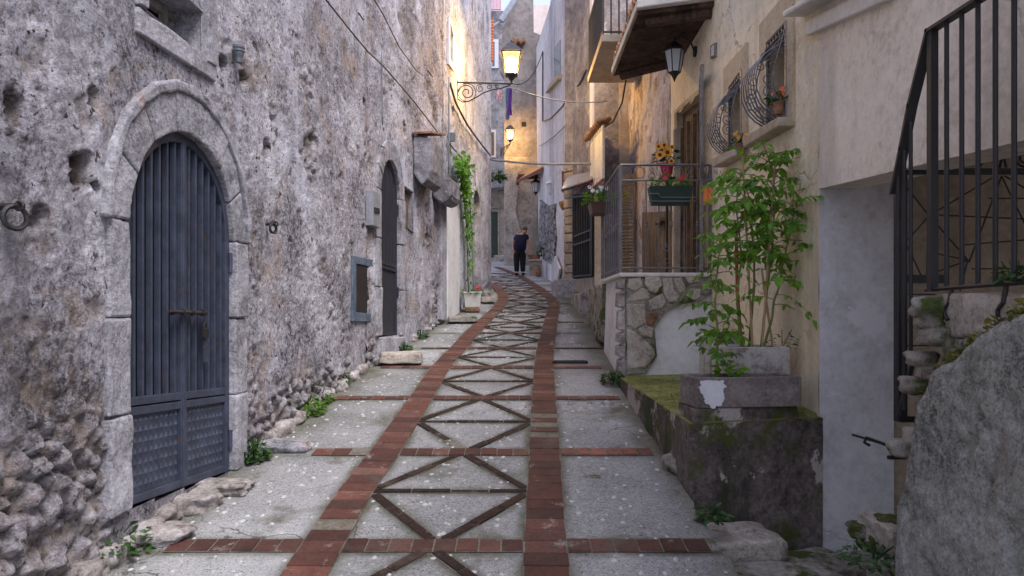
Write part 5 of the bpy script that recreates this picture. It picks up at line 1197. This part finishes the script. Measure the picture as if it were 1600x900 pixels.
# ------------------------------------------------------------------ street lamps
def street_lamp(name, label, c, s, wallpt, power, group, bracket=True):
    """c: centre of lantern glass; wallpt: where the bracket meets the wall"""
    t = thing(name, label, 'street lamp', c, group)
    mb = MB(); hb, ht = .12*s, .21*s; zb_, zt_ = -.26*s, .20*s
    P0 = [c+Vector((sx*hb, sy*hb, zb_)) for sx, sy in ((-1, -1), (1, -1), (1, 1), (-1, 1))]; P1 = [c+Vector((sx*ht, sy*ht, zt_)) for sx, sy in ((-1, -1), (1, -1), (1, 1), (-1, 1))]
    for a, b in zip(P0, P1): mb.tube([a, b], .014*s, 6)
    for P in (P0, P1):
        for a, b in zip(P, P[1:]+P[:1]): mb.tube([a, b], .016*s, 6)
    mb.lathe(c, [(hb*1.4, zb_), (hb*.9, zb_-.05*s), (.03*s, zb_-.13*s), (.025*s, zb_-.2*s)], 4, rot=PI/4); mb.build('frame', M['iron'], t)
    mb = MB(); mb.lathe(c, [(ht*1.62, zt_+.01*s), (ht*1.55, zt_+.03*s), (ht*.75, zt_+.17*s), (ht*.70, zt_+.20*s), (.02*s, zt_+.27*s), (.02*s, zt_+.31*s)], 4, rot=PI/4); mb.build('cap', M['gate2'], t)
    mb = MB()
    for i in range(4): mb.add([P0[i], P0[(i+1) % 4], P1[(i+1) % 4], P1[i]], [(0, 1, 2, 3)])
    mb.build('glass', M['glass'], t)
    mb = MB(); mb.lathe(c+Z_*(.05*s), [(.02*s, .12*s), (.07*s, .08*s), (.085*s, .02*s), (.07*s, -.04*s), (.02*s, -.07*s)], 14); b = mb.build('bulb', M['bulb'], t, smooth=True)
    if bracket:
        wp = Vector(wallpt); e = c+Z_*(zb_-.2*s); ax = (Vector((wp.x, wp.y, e.z))-e); L = ax.length; ax.normalize()
        mb = MB(); mb.box(e+ax*L/2, (L, .03*s, .03*s), ax=(ax, ax.cross(Z_), Z_)); mb.box(e+ax*L-Z_*.15*s, (.03, .06, .4*s), ax=(ax, ax.cross(Z_), Z_)); mb.build('bracket_arm', M['iron'], t)
        mb = MB(); k = L
        mb.tube([e+ax*k*x-Z_*k*z for x, z in ((.99, .30), (.9, .36), (.78, .34), (.64, .26), (.5, .17), (.36, .12), (.2, .09), (.02, .02))], .014*s, 6)
        mb.tube(spiral(e+ax*k*.82-Z_*k*.18, .15*k, .03*k, 0, 1.6, ax, Z_), .012*s, 6); mb.tube(arc(e+ax*k*.82-Z_*k*.18, .165*k, 0, 2*PI, 20, ax, Z_), .009*s, 5)
        mb.tube(spiral(e+ax*k*.58-Z_*k*.10, .075*k, .02*k, 2, -1.5, ax, Z_), .009*s, 6); mb.tube(spiral(e+ax*k*.41-Z_*k*.065, .055*k, .015*k, 1, 1.5, ax, Z_), .009*s, 6); mb.tube(spiral(e+ax*k*.26-Z_*k*.05, .04*k, .012*k, 1, -1.5, ax, Z_), .008*s, 6)
        mb.build('bracket_scrolls', M['iron'], t)
    L = bpy.data.lights.new('lamp_light', 'POINT'); L.energy = power; L.color = (1, .60, .20); L.shadow_soft_size = .06*s
    lo = bpy.data.objects.new('lamp_light', L); COL.objects.link(lo); lo.parent = t; lo.location = (0, 0, -.10*s)
    return t
lc = at(799, 99, 13.5); street_lamp('street_lamp', 'large lit lantern on a scrolled iron bracket over the alley', lc, .86, W3.p(714, 140, 0), LAMP_W, 'lit street lanterns')
lc2 = at(797, 210, 26.0); street_lamp('street_lamp', 'smaller lit lantern further up the alley on the beige wall', lc2, .75, (lc2.x-.35, lc2.y+.9, lc2.z), LAMP2_W, 'lit street lanterns')

# ------------------------------------------------------------------ ivy and white pot on the left
iv = thing('climbing_vine', 'bright green vine climbing the limewashed wall above the white pot', 'vine', rd(730, 487))
rnd = random.Random(77); lf = MB(); st = MB(); path = [(733, 470), (731, 430), (730, 380), (728, 340), (724, 300), (717, 270), (712, 250)]
P = [W3.p(x, y, .08) for x, y in path]; st.tube(P, .012, 5); P2 = [p+Vector((.1, 0, .02)) for p in P]; st.tube(P2, .008, 5)
for i in range(620):
    k = rnd.random()**.42*(len(P)-1.001); j = int(k); q = P[j].lerp(P[j+1], k-j); w_ = .045+.12*(k/(len(P)-1))**2
    q = q+W3.t*rnd.gauss(0, w_*1.6)+W3.n*abs(rnd.gauss(0.03, w_*.8))+Z_*rnd.gauss(0, .07)
    l = rnd.uniform(.05, .11); leaflet(lf, q, Vector((rnd.uniform(-.6, 1), rnd.uniform(-1, .5), rnd.uniform(-1, .2))), W3.n+Vector((0, -.4, rnd.uniform(-.2, .8))), l, l*.75)
st.build('stem', M['stem'], iv); lf.build('leaves', M['leaf2'], iv)
c = rd(738, 487); wp = thing('flower_pot', 'white rounded square flower pot with red flowers at the foot of the vine', 'flower pot', c)
mb = MB(); mb.lathe(c+Z_*.07, [(.17, 0), (.2, .02), (.235, .28), (.25, .28), (.25, .31), (.22, .31), (.2, .25)], 4, rot=PI/4+.1); mb.build('pot', M['whiteplastic'], wp, bevel=.03)
mb = MB(); mb.lathe(c, [(.19, 0), (.2, .07)], 4, rot=PI/4+.1); mb.build('saucer', M['terracotta'], wp, bevel=.01)
mb = MB(); mb.lathe(c+Z_*.3, [(.2, 0), (.2, .02)], 4, rot=PI/4+.1); mb.build('soil', M['soil'], wp)
clump('', '', '', c+Z_*.33, .2, .12, 120, M['leaf'], .06, seed=5, parent=wp, partname='leaves')
mb = MB(); flowers(mb, c+Vector((.12, 0, .42)), .05, .06, 5, .035, random.Random(3)); mb.build('flowers', M['redflower'], wp)
mb = MB(); mb.rock(rd(758, 470)+Z_*.12, (.12, .12, .1), 4, .3, 3); tag(mb.build('loose_stone', M['rubble'], smooth=True), 'grey stone beside the white flower pot', 'stone')
clump('wall_fern', 'green fern hanging from the far corner of the limewashed wall', 'plant', at(773, 282, 18.5), .28, .22, 150, M['leafdark'], .12, seed=15)

# ------------------------------------------------------------------ buildings on the right beyond the cream house
K = Wall((2.255, 10.02), (2.39, 14.5), (0, 12))
KB = thing('weathered_house', 'weathered house with peeling lilac plaster behind the balcony', 'house', (4, 12, rz(12)))
def dispK(u, z):
    p = K.w(u, z); q = Vector((p.y, z, 0)); s = sst(.05, .12, noise.fractal(q*1.5, .9, 2, 5)); return -.03*s+.01*noise.fractal(q*6, 1, 2, 4), 0
gridwall('wall', K, ugrid(K, 0, K.L, .004, .03), zgrid(1.2, 7.6, 7.6, .05, .05), dispK, [], M['peeled'], KB)
mb = MB(); body = [(2.32, 10.03), (2.46, 14.5), (9, 14.5), (9, 10.03)]; mb.hull([Vector((x, y, .5)) for x, y in body], [Vector((x, y, 7.5)) for x, y in body]); mb.build('rear_wall', M['dark'], KB)
mb = MB(); body = [(2.2, 10.0), (2.35, 14.5), (9, 14.5), (9, 10.0)]; mb.hull([Vector((x, y, 7.6)) for x, y in body], [Vector((x, y, 7.75)) for x, y in body]); mb.build('roof', M['terracotta'], KB)
shutter(K.uz(996, 400)[0], 2.3, 4.3, math.radians(60), .35, M['woodbrown'], parent=KB, W=K)
mb = MB(); mb.box(K.p(1033, 345, .06), (.12, .5, .07), ax=(K.n, K.t, Z_)); mb.build('ledge', M['woodbrown'], KB, bevel=.02)
mb = MB(); mb.prism(K, rect(K, 1006, 1050, 332, 330, 430, 430), -.02, .03); mb.build('stained_panel', M['woodbrown'], KB)
# balcony high up with dark railing
ub = thing('upper_balcony', 'high balcony slab with dark iron railing above the far lane', 'balcony', (1.9, 12.5, 6))
x0, yn, yf, zs_ = 1.45, 11.4, 13.5, 6.10
mb = MB(); mb.hull([Vector(p) for p in ((x0, yn, zs_), (2.28, yn, zs_), (2.34, yf, zs_), (x0, yf, zs_))], [Vector(p) for p in ((x0, yn, zs_+.12), (2.28, yn, zs_+.12), (2.34, yf, zs_+.12), (x0, yf, zs_+.12))]); mb.build('slab', M['slab'], ub, bevel=.01)
railing('railing', [(x0+.03, yf-.03), (x0+.03, yn+.03), (2.25, yn+.03)], zs_+.12, zs_+1.15, M['iron'], ub, sp=.12, r=.017, orn=False, knob=False)
mb = MB(); mb.prism(K, [(.2, 6.3), (.9, 6.3), (.9, 7.5), (.2, 7.5)], 0.0, .05); mb.prism(K, [(1.6, 6.3), (2.2, 6.3), (2.2, 7.5), (1.6, 7.5)], 0, .05); mb.build('balcony_shutter', M['woodgrey'], KB)
# far right cluster
def pbuild(W, pxs, o0, o1, nm, mat, parent, bevel=0):
    mb = MB(); mb.prism(W, W.poly(pxs), o0, o1); return mb.build(nm, mat, parent, bevel=bevel)
N1 = Wall((1.72, 14.6), (2.5, 14.6), (1.5, 0)); N2 = Wall((1.72, 14.6), (1.42, 16.4), (0, 15))
NB = thing('narrow_grey_house', 'narrow grey stone house with a barred dark door on the right of the far lane', 'house', (2.5, 16, rz(16)))
pbuild(N1, [(929, 470), (1000, 470), (1000, -40), (929, -40)], -.3, 0, 'wall', M['fargrey'], NB)
pbuild(N2, [(893, 470), (929.2, 470), (929.2, -60), (893, -60)], -.3, 0, 'wall', M['fargrey'], NB)
mb = MB(); body = [(2.6, 14.7), (1.9, 14.9), (1.6, 18.0), (1.9, 24), (8, 24), (8, 14.7)]; mb.hull([Vector((x, y, .5)) for x, y in body], [Vector((x, y, 8.1)) for x, y in body]); mb.build('rear_wall', M['fargrey'], NB)
mb = MB(); body = [(2.6, 14.5), (1.7, 14.5), (1.35, 16.4), (1.6, 24), (8, 24), (8, 14.5)]; mb.hull([Vector((x, y, 9.2)) for x, y in body], [Vector((x, y, 9.35)) for x, y in body]); mb.build('roof', M['terracotta'], NB)
pbuild(N1, [(967, 470), (992, 470), (992, 60), (967, 60)], 0, .06, 'side_strip', M['slab'], NB)
pbuild(N1, [(929, 300), (944, 300), (944, 445), (929, 452)], 0, .05, 'plaster_strip', M['house'], NB)
pbuild(N2, [(925, 200), (929, 200), (929, -50), (925, -50)], 0, .05, 'white_pipe', M['whiteframe'], NB)
pbuild(N2, [(896, 436), (929, 432), (929, 300), (896, 304)], 0, .01, 'door', M['dark'], NB)
mb = MB(); D = N2.poly([(897, 434), (928, 431), (928, 303), (897, 307)]); O = D+[D[0]]; cu = sum(a for a, b in D)/4; cz = sum(b for a, b in D)/4; I = [(cu+(u-cu)*.88, cz+(z-cz)*.95) for u, z in D]; mb.ring(N2, O, I+[I[0]], .012, .05)
u0, u1 = min(a for a, b in D), max(a for a, b in D); z0_, z1_ = min(b for a, b in D), max(b for a, b in D)
for i in range(1, 8): u = u0+(u1-u0)*i/8; mb.prism(N2, [(u-.012, z0_+.06), (u+.012, z0_+.06), (u+.012, z1_-.06), (u-.012, z1_-.06)], .015, .04)
for z in (z0_+.75, z0_+.95): mb.prism(N2, [(u0, z), (u1, z), (u1, z+.04), (u0, z+.04)], .01, .045)
mb.build('door_grille', M['iron'], NB)
pbuild(N2, [(893, 457), (929.2, 457), (929.2, 434), (893, 438)], 0, .06, 'door_base', M['farblocks'], NB, .01)
# dressed block pier between door and white building
mb = MB(); z = 2.2; rnd = random.Random(8); NP = Wall((1.42, 16.4), (1.24, 16.65), (0, 10))
while z < 5.2:
    h = rnd.uniform(.19, .27); mb.prism(NP, [(-.02, z), (NP.L, z), (NP.L, z+h-.025), (-.02, z+h-.025)], -.35, .02+rnd.uniform(0, .02)); z += h
mb.build('block_pier', M['farblocks'], NB, bevel=.02)
mb = MB(); mb.prism(NP, [(-.02, 2.0), (NP.L, 2.0), (NP.L, 9.1), (-.02, 9.1)], -.4, -.01); mb.build('pier_wall', M['fargrey'], NB)
# small awning above that door with string of lights, red flowers not modelled
q = N2.p(912, 290, 0); aw = thing('door_awning', 'small flat awning with dark frame above the barred door', 'awning', q)
a, b = at(878, 296, 16.0), at(925, 281, 14.2); c_, d_ = at(886, 276, 16.6), at(925, 270, 14.8)
mb = MB(); mb.hull([a, b, d_, c_], [v+Z_*.02 for v in (a, b, d_, c_)]); mb.build('sheet', M['plexi'], aw)
mb = MB()
for u, v in ((a, b), (b, d_), (d_, c_), (c_, a)): mb.tube([u-Z_*.02, v-Z_*.02], .025, 6)
mb.build('frame', M['iron'], aw)
# pale lit bay box with tiles
pb = thing('wall_bay', 'pale plastered bay glowing in lamp light with a small tiled roof', 'bay', at(932, 283, 13.9))
pl_ = [(1.62, 14.6), (1.71, 13.35), (1.76, 13.35), (1.90, 14.6)]; zb_, zt_ = at(922, 284, 13.7).z, at(922, 202, 13.7).z
mb = MB(); mb.hull([Vector((x, y, zb_)) for x, y in pl_], [Vector((x, y, zt_)) for x, y in pl_]); mb.build('box', M['palestone'], pb, bevel=.01)
mb = MB()
for i in range(9): t = i/8; q = Vector((1.62, 14.65, 0)).lerp(Vector((1.71, 13.3, 0)), t); mb.tube([q+Vector((-.12, 0, zt_+.02)), q+Vector((.16, 0, zt_+.11))], [.05, .045], 8)
mb.build('roof_tiles', M['terracotta'], pb)
# hanging planter with white flowers at the balcony's outer end
c = at(938, 318, 9.3); hp = thing('railing_planter', 'brown box of white flowers and red leaves hung beyond the balcony rail', 'planter box', c-Z_*.12)
mb = MB(); mb.hull([c+Vector((x, y, -.15)) for x, y in ((-.12, -.16), (.1, -.16), (.1, .16), (-.12, .16))], [c+Vector((x, y, .0)) for x, y in ((-.15, -.2), (.12, -.2), (.12, .2), (-.15, .2))]); mb.build('box', M['brownplastic'], hp, bevel=.01)
clump('', '', '', c, .24, .24, 260, M['leaf'], .055, seed=35, parent=hp, partname='leaves')
clump('', '', '', c+Vector((.26, 0, .04)), .12, .2, 60, M['leafyel'], .055, seed=36, parent=hp, partname='yellow_leaves')
clump('', '', '', c+Vector((-.1, 0, .16)), .22, .2, 60, M['redflower'], .04, seed=37, parent=hp, partname='red_leaves')
mb = MB(); flowers(mb, c+Vector((-.05, -.1, .12)), .14, .1, 12, .028, random.Random(9)); mb.build('flowers', M['whiteflower'], hp)
# mossy parapet block and steps on the right lane
slab((1.46, 10.75, 1.72), (.42, 2.5, .85), -.03, 12, M['mossrock'], 'parapet_block', 'dark mossy rendered parapet block beyond the white balcony wall', 'parapet', None, .05)
mb = MB(); mb.box((1.45, 17.2, rz(17.2)+.02), (.9, 2.4, .5)); tag(mb.build('landing_step', M['dressed'], bevel=.02), 'broad low stone landing before the barred door', 'step')
mb = MB(); mb.box((1.62, 14.3, rz(14.3)+.05), (.7, 2.2, .45)); tag(mb.build('landing_step', M['rubble'], bevel=.03), 'lower worn stone landing at the right edge of the lane', 'step')

# white building with rubble patch
WW = Wall((1.33, 19), (.92, 23.6), (-2, 20))
WB_ = thing('white_building', 'tall lilac white plastered building leaning over the far lane', 'building', (2, 21, rz(21)))
pbuild(WW, [(843, 432), (877, 455), (884, 400), (886, 330), (890, 200), (903, 130), (903, -60), (880, -60), (862, 0), (838, 75), (839, 230)], -.4, 0, 'wall', M['white'], WB_)
pbuild(WW, [(845, 428), (870, 448), (868, 395), (871, 372), (868, 340), (870, 318), (858, 322), (846, 312), (844, 350)], 0, .05, 'rubble_patch', M['farrubble'], WB_)
pbuild(WW, [(866, 135), (876, 118), (876, 62), (866, 76)], 0, .015, 'window', M['window'], WB_)
pbuild(WW, [(858, 146), (878, 124), (878, 116), (866, 130)], 0, .12, 'window_sill', M['slab'], WB_)
pbuild(WW, [(840, 420), (843, 428), (856, 447), (874, 452), (880, 420), (872, 400), (866, 415), (850, 405), (846, 398)], .05, .10, 'buttress', M['white'], WB_)
mb = MB(); body = [(1.75, 19.2), (1.3, 24), (1.6, 28), (8, 28), (8, 24.1), (3, 24.1)]; mb.hull([Vector((x, y, 1)) for x, y in body], [Vector((x, y, 12.2)) for x, y in body]); mb.build('rear_wall', M['white'], WB_)
# red plank canopy, lanterns, pot
q = at(828, 277, 23.5); rc = thing('timber_canopy', 'reddish brown timber canopy over a far doorway behind the person', 'canopy', q)
mb = MB(); mb.hull([at(806, 287, 23.8), at(848, 268, 22.5), at(848, 264, 23.9), at(812, 272, 25)], [at(806, 283, 23.8), at(848, 261, 22.5), at(848, 256, 23.9), at(812, 268, 25)]); mb.build('roof', M['redwood'], rc)
mb = MB(); mb.box(at(809, 283, 23.9), (.08, .1, .28)); mb.box(at(830, 276, 24.0), (.9, .06, .16)); mb.build('beam', M['redwood'], rc)
carriage_lantern('wall_lantern', at(837, 293, 23.6), (1, .5, 0), 1.5, (M['iron'], M['frost']), 'small black lantern at the left corner of the white building', 'wall lantern', arm=.2)
carriage_lantern('wall_lantern', at(861, 295, 20.9), (1, .3, 0), 1.4, (M['whiteframe'], M['frost']), 'small white lantern above the rubble patch', 'wall lantern', arm=.25)
c = at(881, 319, 18.2); mb = MB(); mb.lathe(c-Z_*.15, [(.05, 0), (.12, .12), (.13, .2), (.10, .22)], 14); o = tag(mb.build('wall_pot', M['terracotta'], smooth=True), 'terracotta pot fixed on the corner of the white building', 'pot')
mb = MB(); mb.tube([at(881, 300, 18.4), at(880, 268, 18.5)], .05, 6); tag(mb.build('hanging_ornament', M['redwood']), 'dark red hanging ornament above the terracotta pot', 'ornament')

# far buildings
FW = Wall((-.5, 27), (2.0, 27), (0, 0)); FB = thing('beige_tower_house', 'tall beige and taupe old house closing the end of the alley', 'building', (1, 28, rz(28)))
pbuild(FW, [(788, 428), (860, 428), (860, 245), (788, 245)], -.5, 0, 'lower_wall', M['farbeige'], FB)
pbuild(FW, [(788, 245), (860, 245), (860, 60), (834, 50), (833, -40), (805, -40), (803, 2), (785, 45), (782, 110), (788, 120)], -.5, -.02, 'upper_wall', M['fartaupe'], FB)
pbuild(FW, [(788, 428), (813, 428), (816, 370), (806, 330), (811, 290), (805, 250), (788, 250)], 0, .08, 'exposed_stonework', M['farblocks'], FB, .03)
mb = MB(); a, b = at(783, 33, 26.6), at(806, -2, 26.6); mb.tube([a, b], .13, 8); mb.tube([at(770, 42, 26.6), a], .06, 6); mb.build('gutter', M['gutter'], FB)
mb = MB()
for i in range(5): q = at(802+i*4, 62+(i % 2)*3, 26.6); mb.tube([q, q+Vector((.02, .5, .08))], .07, 8)
mb.build('tiles', M['terracotta'], FB)
pbuild(FW, [(815, 198), (822, 198), (822, 191), (815, 191)], 0, .01, 'vent', M['dark'], FB)
pbuild(FW, [(836, 105), (852, 40), (852, 44), (838, 112)], 0, .4, 'side_roof', M['terracotta'], FB)
FP = Wall((-2, 30), (6, 30), (0, 0)); PB = thing('pink_house', 'pale pink house wall high behind the beige one', 'house', (2, 31, rz(30)))
pbuild(FP, [(831, 300), (905, 300), (905, -60), (862, -60), (862, 8), (831, 8)], -.5, 0, 'wall', M['farpink'], PB)
FL = Wall((-3, 30.5), (.2, 30.5), (0, 0)); LBd = thing('shadowed_house', 'dim house with a dark green door at the left end of the lane', 'house', (-1, 31, rz(31)))
pbuild(FL, [(735, 412), (792, 412), (792, 17), (735, 17)], -.5, 0, 'wall', M['fargrey'], LBd)
pbuild(FL, [(735, 410), (790, 410), (790, 290), (735, 290)], 0, .05, 'lower_wall', M['farbeige'], LBd)
dd = pbuild(FL, [(765, 402), (778, 402), (778, 331), (765, 331)], .05, .06, 'door', M['greenplastic'], LBd)
pbuild(FL, [(760, 404), (765, 404), (765, 326), (778, 326), (778, 404), (780, 404), (780, 322), (760, 322)], .05, .12, 'door_frame', M['farbeige'], LBd)
pbuild(FL, [(762, 300), (792, 296), (792, 272), (762, 275)], .05, .9, 'porch_roof', M['fargrey'], LBd)
wn = pbuild(FL, [(768, 107), (779, 107), (779, 62), (768, 62)], 0, .06, 'window', M['whiteframe'], LBd); pbuild(FL, [(769, 104), (773, 104), (773, 66), (769, 66)], .06, .07, 'pane', M['window'], wn)
wn = pbuild(FL, [(762, 246), (775, 246), (775, 203), (762, 203)], 0, .05, 'window', M['farpink'], LBd); pbuild(FL, [(764, 243), (772, 243), (772, 207), (764, 207)], .05, .06, 'shutter', M['woodbrown'], wn)
mb = MB(); mb.box(at(783, 405, 29.8), (.6, .6, .3)); mb.build('doorstep', M['rubble'], LBd, bevel=.03)
pr = thing('roof_terrace_railing', 'pink metal railing on the roof terrace at the top of the picture', 'railing', at(770, 16, 30.2)); mb = MB()
for i in range(12): q = at(758+i*2.2, 16, 30.2); mb.tube([q, q+Z_*.95], .02, 5)
mb.build('bars', M['pinkmetal'], pr); mb = MB(); mb.tube([at(758, 16, 30.2)+Z_*.95, at(783, 16, 30.2)+Z_*.95], .03, 6); mb.tube([at(758, 16, 30.2)+Z_*.03, at(783, 16, 30.2)+Z_*.03], .03, 6); mb.build('rail', M['pinkmetal'], pr)
# clothes hanging
cl = [(793, 138, 187, M['bluecloth'], 'blue strip of laundry hanging above the far lane', .10), (797, 138, 180, M['purple'], 'purple strip of laundry hanging above the far lane', .10), (780, 142, 155, M['pinkcloth'], 'small pink garment on the far washing line', .16)]
for x, y0, y1, m, lab, wd in cl:
    mb = MB(); vs = []
    a = at(x, y0, 22); h = (y1-y0)/F*22
    for j in range(9):
        for i in range(4): vs.append(a+Vector((wd*(i/3-.5)*(1+.2*math.sin(j)), .03*math.sin(i*2+j*.6), -h*j/8)))
    mb.add(vs, [(j*4+i, j*4+i+1, (j+1)*4+i+1, (j+1)*4+i) for j in range(8) for i in range(3)]); o = tag(mb.build('laundry', m), lab, 'laundry', 'washing over the far lane'); o.modifiers.new('thickness', 'SOLIDIFY').thickness = .01
mb = MB(); mb.tube([at(770, 125, 18.9), at(800, 125, 21.9), at(838, 125, 22)], .012, 5); mb.tube([at(770, 133, 18.9), at(800, 135, 21.9), at(838, 136, 22)], .012, 5); tag(mb.build('washing_line', M['cablegrey']), 'pair of washing lines behind the large lantern', 'washing line')

# ------------------------------------------------------------------ cables across the alley
e = lc+Vector((0, 0, -.38))
cable('overhead_cable', 'pale cable from the large lantern bracket across to the narrow grey house', sag(e+Vector((.05, 0, -.1)), at(948, 158, 14.4), .12), .013, M['cablegrey'], smooth=1)
cable('overhead_cable', 'dark cable loop from the large lantern up to the white building', sag(e, at(848, 80, 22.7), .35), .014, M['cable'], smooth=1)
cable('overhead_cable', 'straight grey cable low across the lane behind the vine', sag(at(764, 249, 18), at(925, 256, 14.5), .05), .028, M['cablegrey'], smooth=1)
cable('overhead_cable', 'black cable hanging diagonally from the white building to the narrow house', [at(848, 82, 22.6), at(848, 190, 22.6), at(860, 185, 20.9), at(880, 165, 18.6), at(890, 145, 17.6), at(905, 132, 15.7), at(916, 110, 15.1)], .02, M['cable'])
cable('overhead_cable', 'black cable swinging from the upper balcony down to the bay roof', [at(978, 125, 12), at(972, 160, 12.4), at(958, 190, 13), at(942, 200, 13.6)], .016, M['cable'])
cable('overhead_cable', 'thin dark cable crossing in front of the white building lower down', sag(at(843, 228, 23.2), at(905, 172, 15.85), .1), .013, M['cable'], smooth=1)

# ------------------------------------------------------------------ person and the stone stand
c = rd(813, 430); pt = thing('person', 'person in dark blue top and black trousers leaning over a stone stand', 'person', c)
def skin(name, V, E, R, mat, parent, sub=2, root=0):
    me = bpy.data.meshes.new(name); me.from_pydata([Vector(v) for v in V], E, []); o = bpy.data.objects.new(name, me); COL.objects.link(o); o['wx'] = tuple(c)
    o.modifiers.new('skin', 'SKIN'); sv = me.skin_vertices[0].data
    for i, r in enumerate(R): sv[i].radius = (r, r) if not isinstance(r, tuple) else r
    sv[root].use_root = True
    s = o.modifiers.new('subdivision', 'SUBSURF'); s.levels = sub; s.render_levels = sub
    me.materials.append(mat); o.parent = parent
    for m_ in o.modifiers:
        if m_.type == 'SKIN': m_.use_smooth_shade = True
    return o
V = [(-.02, 0, .84), (-.02, .0, 1.0), (.0, -.04, 1.16), (.04, -.09, 1.27), (.10, -.13, 1.31), (.14, -.17, 1.36), (.15, -.18, 1.41),      # 0-6 spine, neck, head
     (-.15, -.02, 1.22), (-.235, -.0, 1.02), (-.22, -.05, .84), (-.215, -.07, .78),                                                       # 7-10 arm left in picture
     (.20, -.10, 1.21), (.27, -.13, .98), (.31, -.16, .77), (.32, -.17, .71),                                                             # 11-14 arm right in picture
     (-.12, 0, .78), (-.12, -.01, .46), (-.11, .02, .10), (-.12, -.12, .035), (.07, 0, .78), (.075, -.02, .46), (.08, .0, .10), (.09, -.13, .035)]
E = [(0, 1), (1, 2), (2, 3), (3, 4), (4, 5), (5, 6), (2, 7), (7, 8), (8, 9), (9, 10), (2, 11), (11, 12), (12, 13), (13, 14), (0, 15), (15, 16), (16, 17), (17, 18), (0, 19), (19, 20), (20, 21), (21, 22)]
R = [.10, .10, .11, .075, .055, .085, .085, .055, .042, .03, .034, .055, .042, .03, .034, .085, .062, .042, .04, .085, .062, .042, .04]
for k, (b_, d0) in enumerate(((10, (-.0, -.02, -1)), (14, (.05, -.05, -1)))):                                                             # fingers
    for f_ in range(5):
        s = (f_-2)*.013; th = f_ == 0; b0 = Vector(V[b_]); ln = (.04, .065, .072, .068, .055)[f_]
        p1 = b0+Vector((s+(-.02 if th and k == 0 else .0), -.012 if th else 0, -.02)); p2 = p1+Vector((s*.3+(-.015 if th else 0), -.02 if th else -.008, -ln*.55)); p3 = p2+Vector((0, -.02, -ln*.45))
        i = len(V); V += [tuple(p1), tuple(p2), tuple(p3)]; E += [(b_, i), (i, i+1), (i+1, i+2)]; R += [.010, .009, .007]
skin('body', V, E, R, M['skin'], pt)
skin('shirt', [(-.02, 0, .70), (-.02, 0, .95), (.0, -.04, 1.13), (.045, -.085, 1.225), (-.14, -.02, 1.205), (-.20, -.01, 1.09), (.19, -.095, 1.19), (.235, -.12, 1.08)], [(0, 1), (1, 2), (2, 3), (2, 4), (4, 5), (2, 6), (6, 7)], [.22, .235, .23, .11, .11, .085, .11, .085], M['navy'], pt)
skin('trousers', [(-.02, 0, .84), (-.02, 0, .76), (-.11, 0, .70), (-.12, -.01, .46), (-.11, .02, .09), (.075, 0, .70), (.078, -.02, .46), (.08, 0, .09)], [(0, 1), (1, 2), (2, 3), (3, 4), (1, 5), (5, 6), (6, 7)], [.20, .19, .13, .10, .08, .13, .10, .08], M['blackcloth'], pt)
mb = MB(); mb.rock(c+Vector((.140, -.125, 1.445)), (.092, .092, .068), 2, .12, 3); mb.build('hair', M['hair'], pt, smooth=True)
mb = MB(); hd = c+Vector((.155, -.26, 1.385)); mb.box(hd+Vector((.0, .0, -.005)), (.022, .03, .03)); mb.box(hd+Vector((0, .012, -.045)), (.045, .012, .008)); mb.build('face_features', M['skin'], pt, bevel=.004)
mb = MB()
for s in (-1, 1): mb.rock(hd+Vector((s*.03, .012, .015)), (.011, .008, .008), s+3, .0, 2)
mb.tube([hd+Vector((-.07, .03, .018)), hd+Vector((-.03, -.01, .018)), hd+Vector((.03, -.01, .018)), hd+Vector((.07, .03, .018))], .004, 5); mb.build('glasses', M['blackcloth'], pt)
mb = MB()
for x, y in ((-.12, -.1), (.09, -.11)): mb.rock(c+Vector((x, y, .035)), (.055, .125, .04), 1, .05, 3)
mb.build('shoes', M['blackcloth'], pt, smooth=True)
q = rd(836, 428); q.y = 22.2
ss = thing('stone_stand', 'low block built stone stand the person leans over', 'stand', Vector((q.x, q.y+.1, rz(22.3))))
mb = MB(); mb.box((q.x+.02, 22.35, rz(22.3)+.2), (.42, .36, .46)); mb.build('pedestal', M['farbeige'], ss, bevel=.02); mb = MB(); mb.box((q.x+.02, 22.33, rz(22.3)+.46), (.5, .42, .06)); mb.build('top_slab', M['flag'], ss, bevel=.015)
bk = Vector((q.x-.03, 22.25, rz(22.3)+.492)); mb = MB(); mb.lathe(bk, [(.16, 0), (.2, .13), (.205, .14), (.19, .14), (.17, .03)], 16, sy=.6)
o = tag(mb.build('wicker_basket', M['basket']), 'brown wicker basket under the person\'s hand on the stone stand', 'basket')
mb = MB(); bb_ = rd(841, 432); mb.lathe(bb_, [(.06, 0), (.085, .02), (.09, .18), (.04, .28), (.035, .34), (.045, .35)], 14); tag(mb.build('clay_jug', M['terracotta'], smooth=True), 'clay jug on the ground against the stone stand', 'jug')
clump('potted_shrub', 'small dark shrub beside the stone stand', 'plant', at(846, 400, 22.1), .13, .5, 80, M['leafdark'], .08, seed=71)
print('objects', len(bpy.data.objects), 'polys', sum(len(m.polygons) for m in bpy.data.meshes))
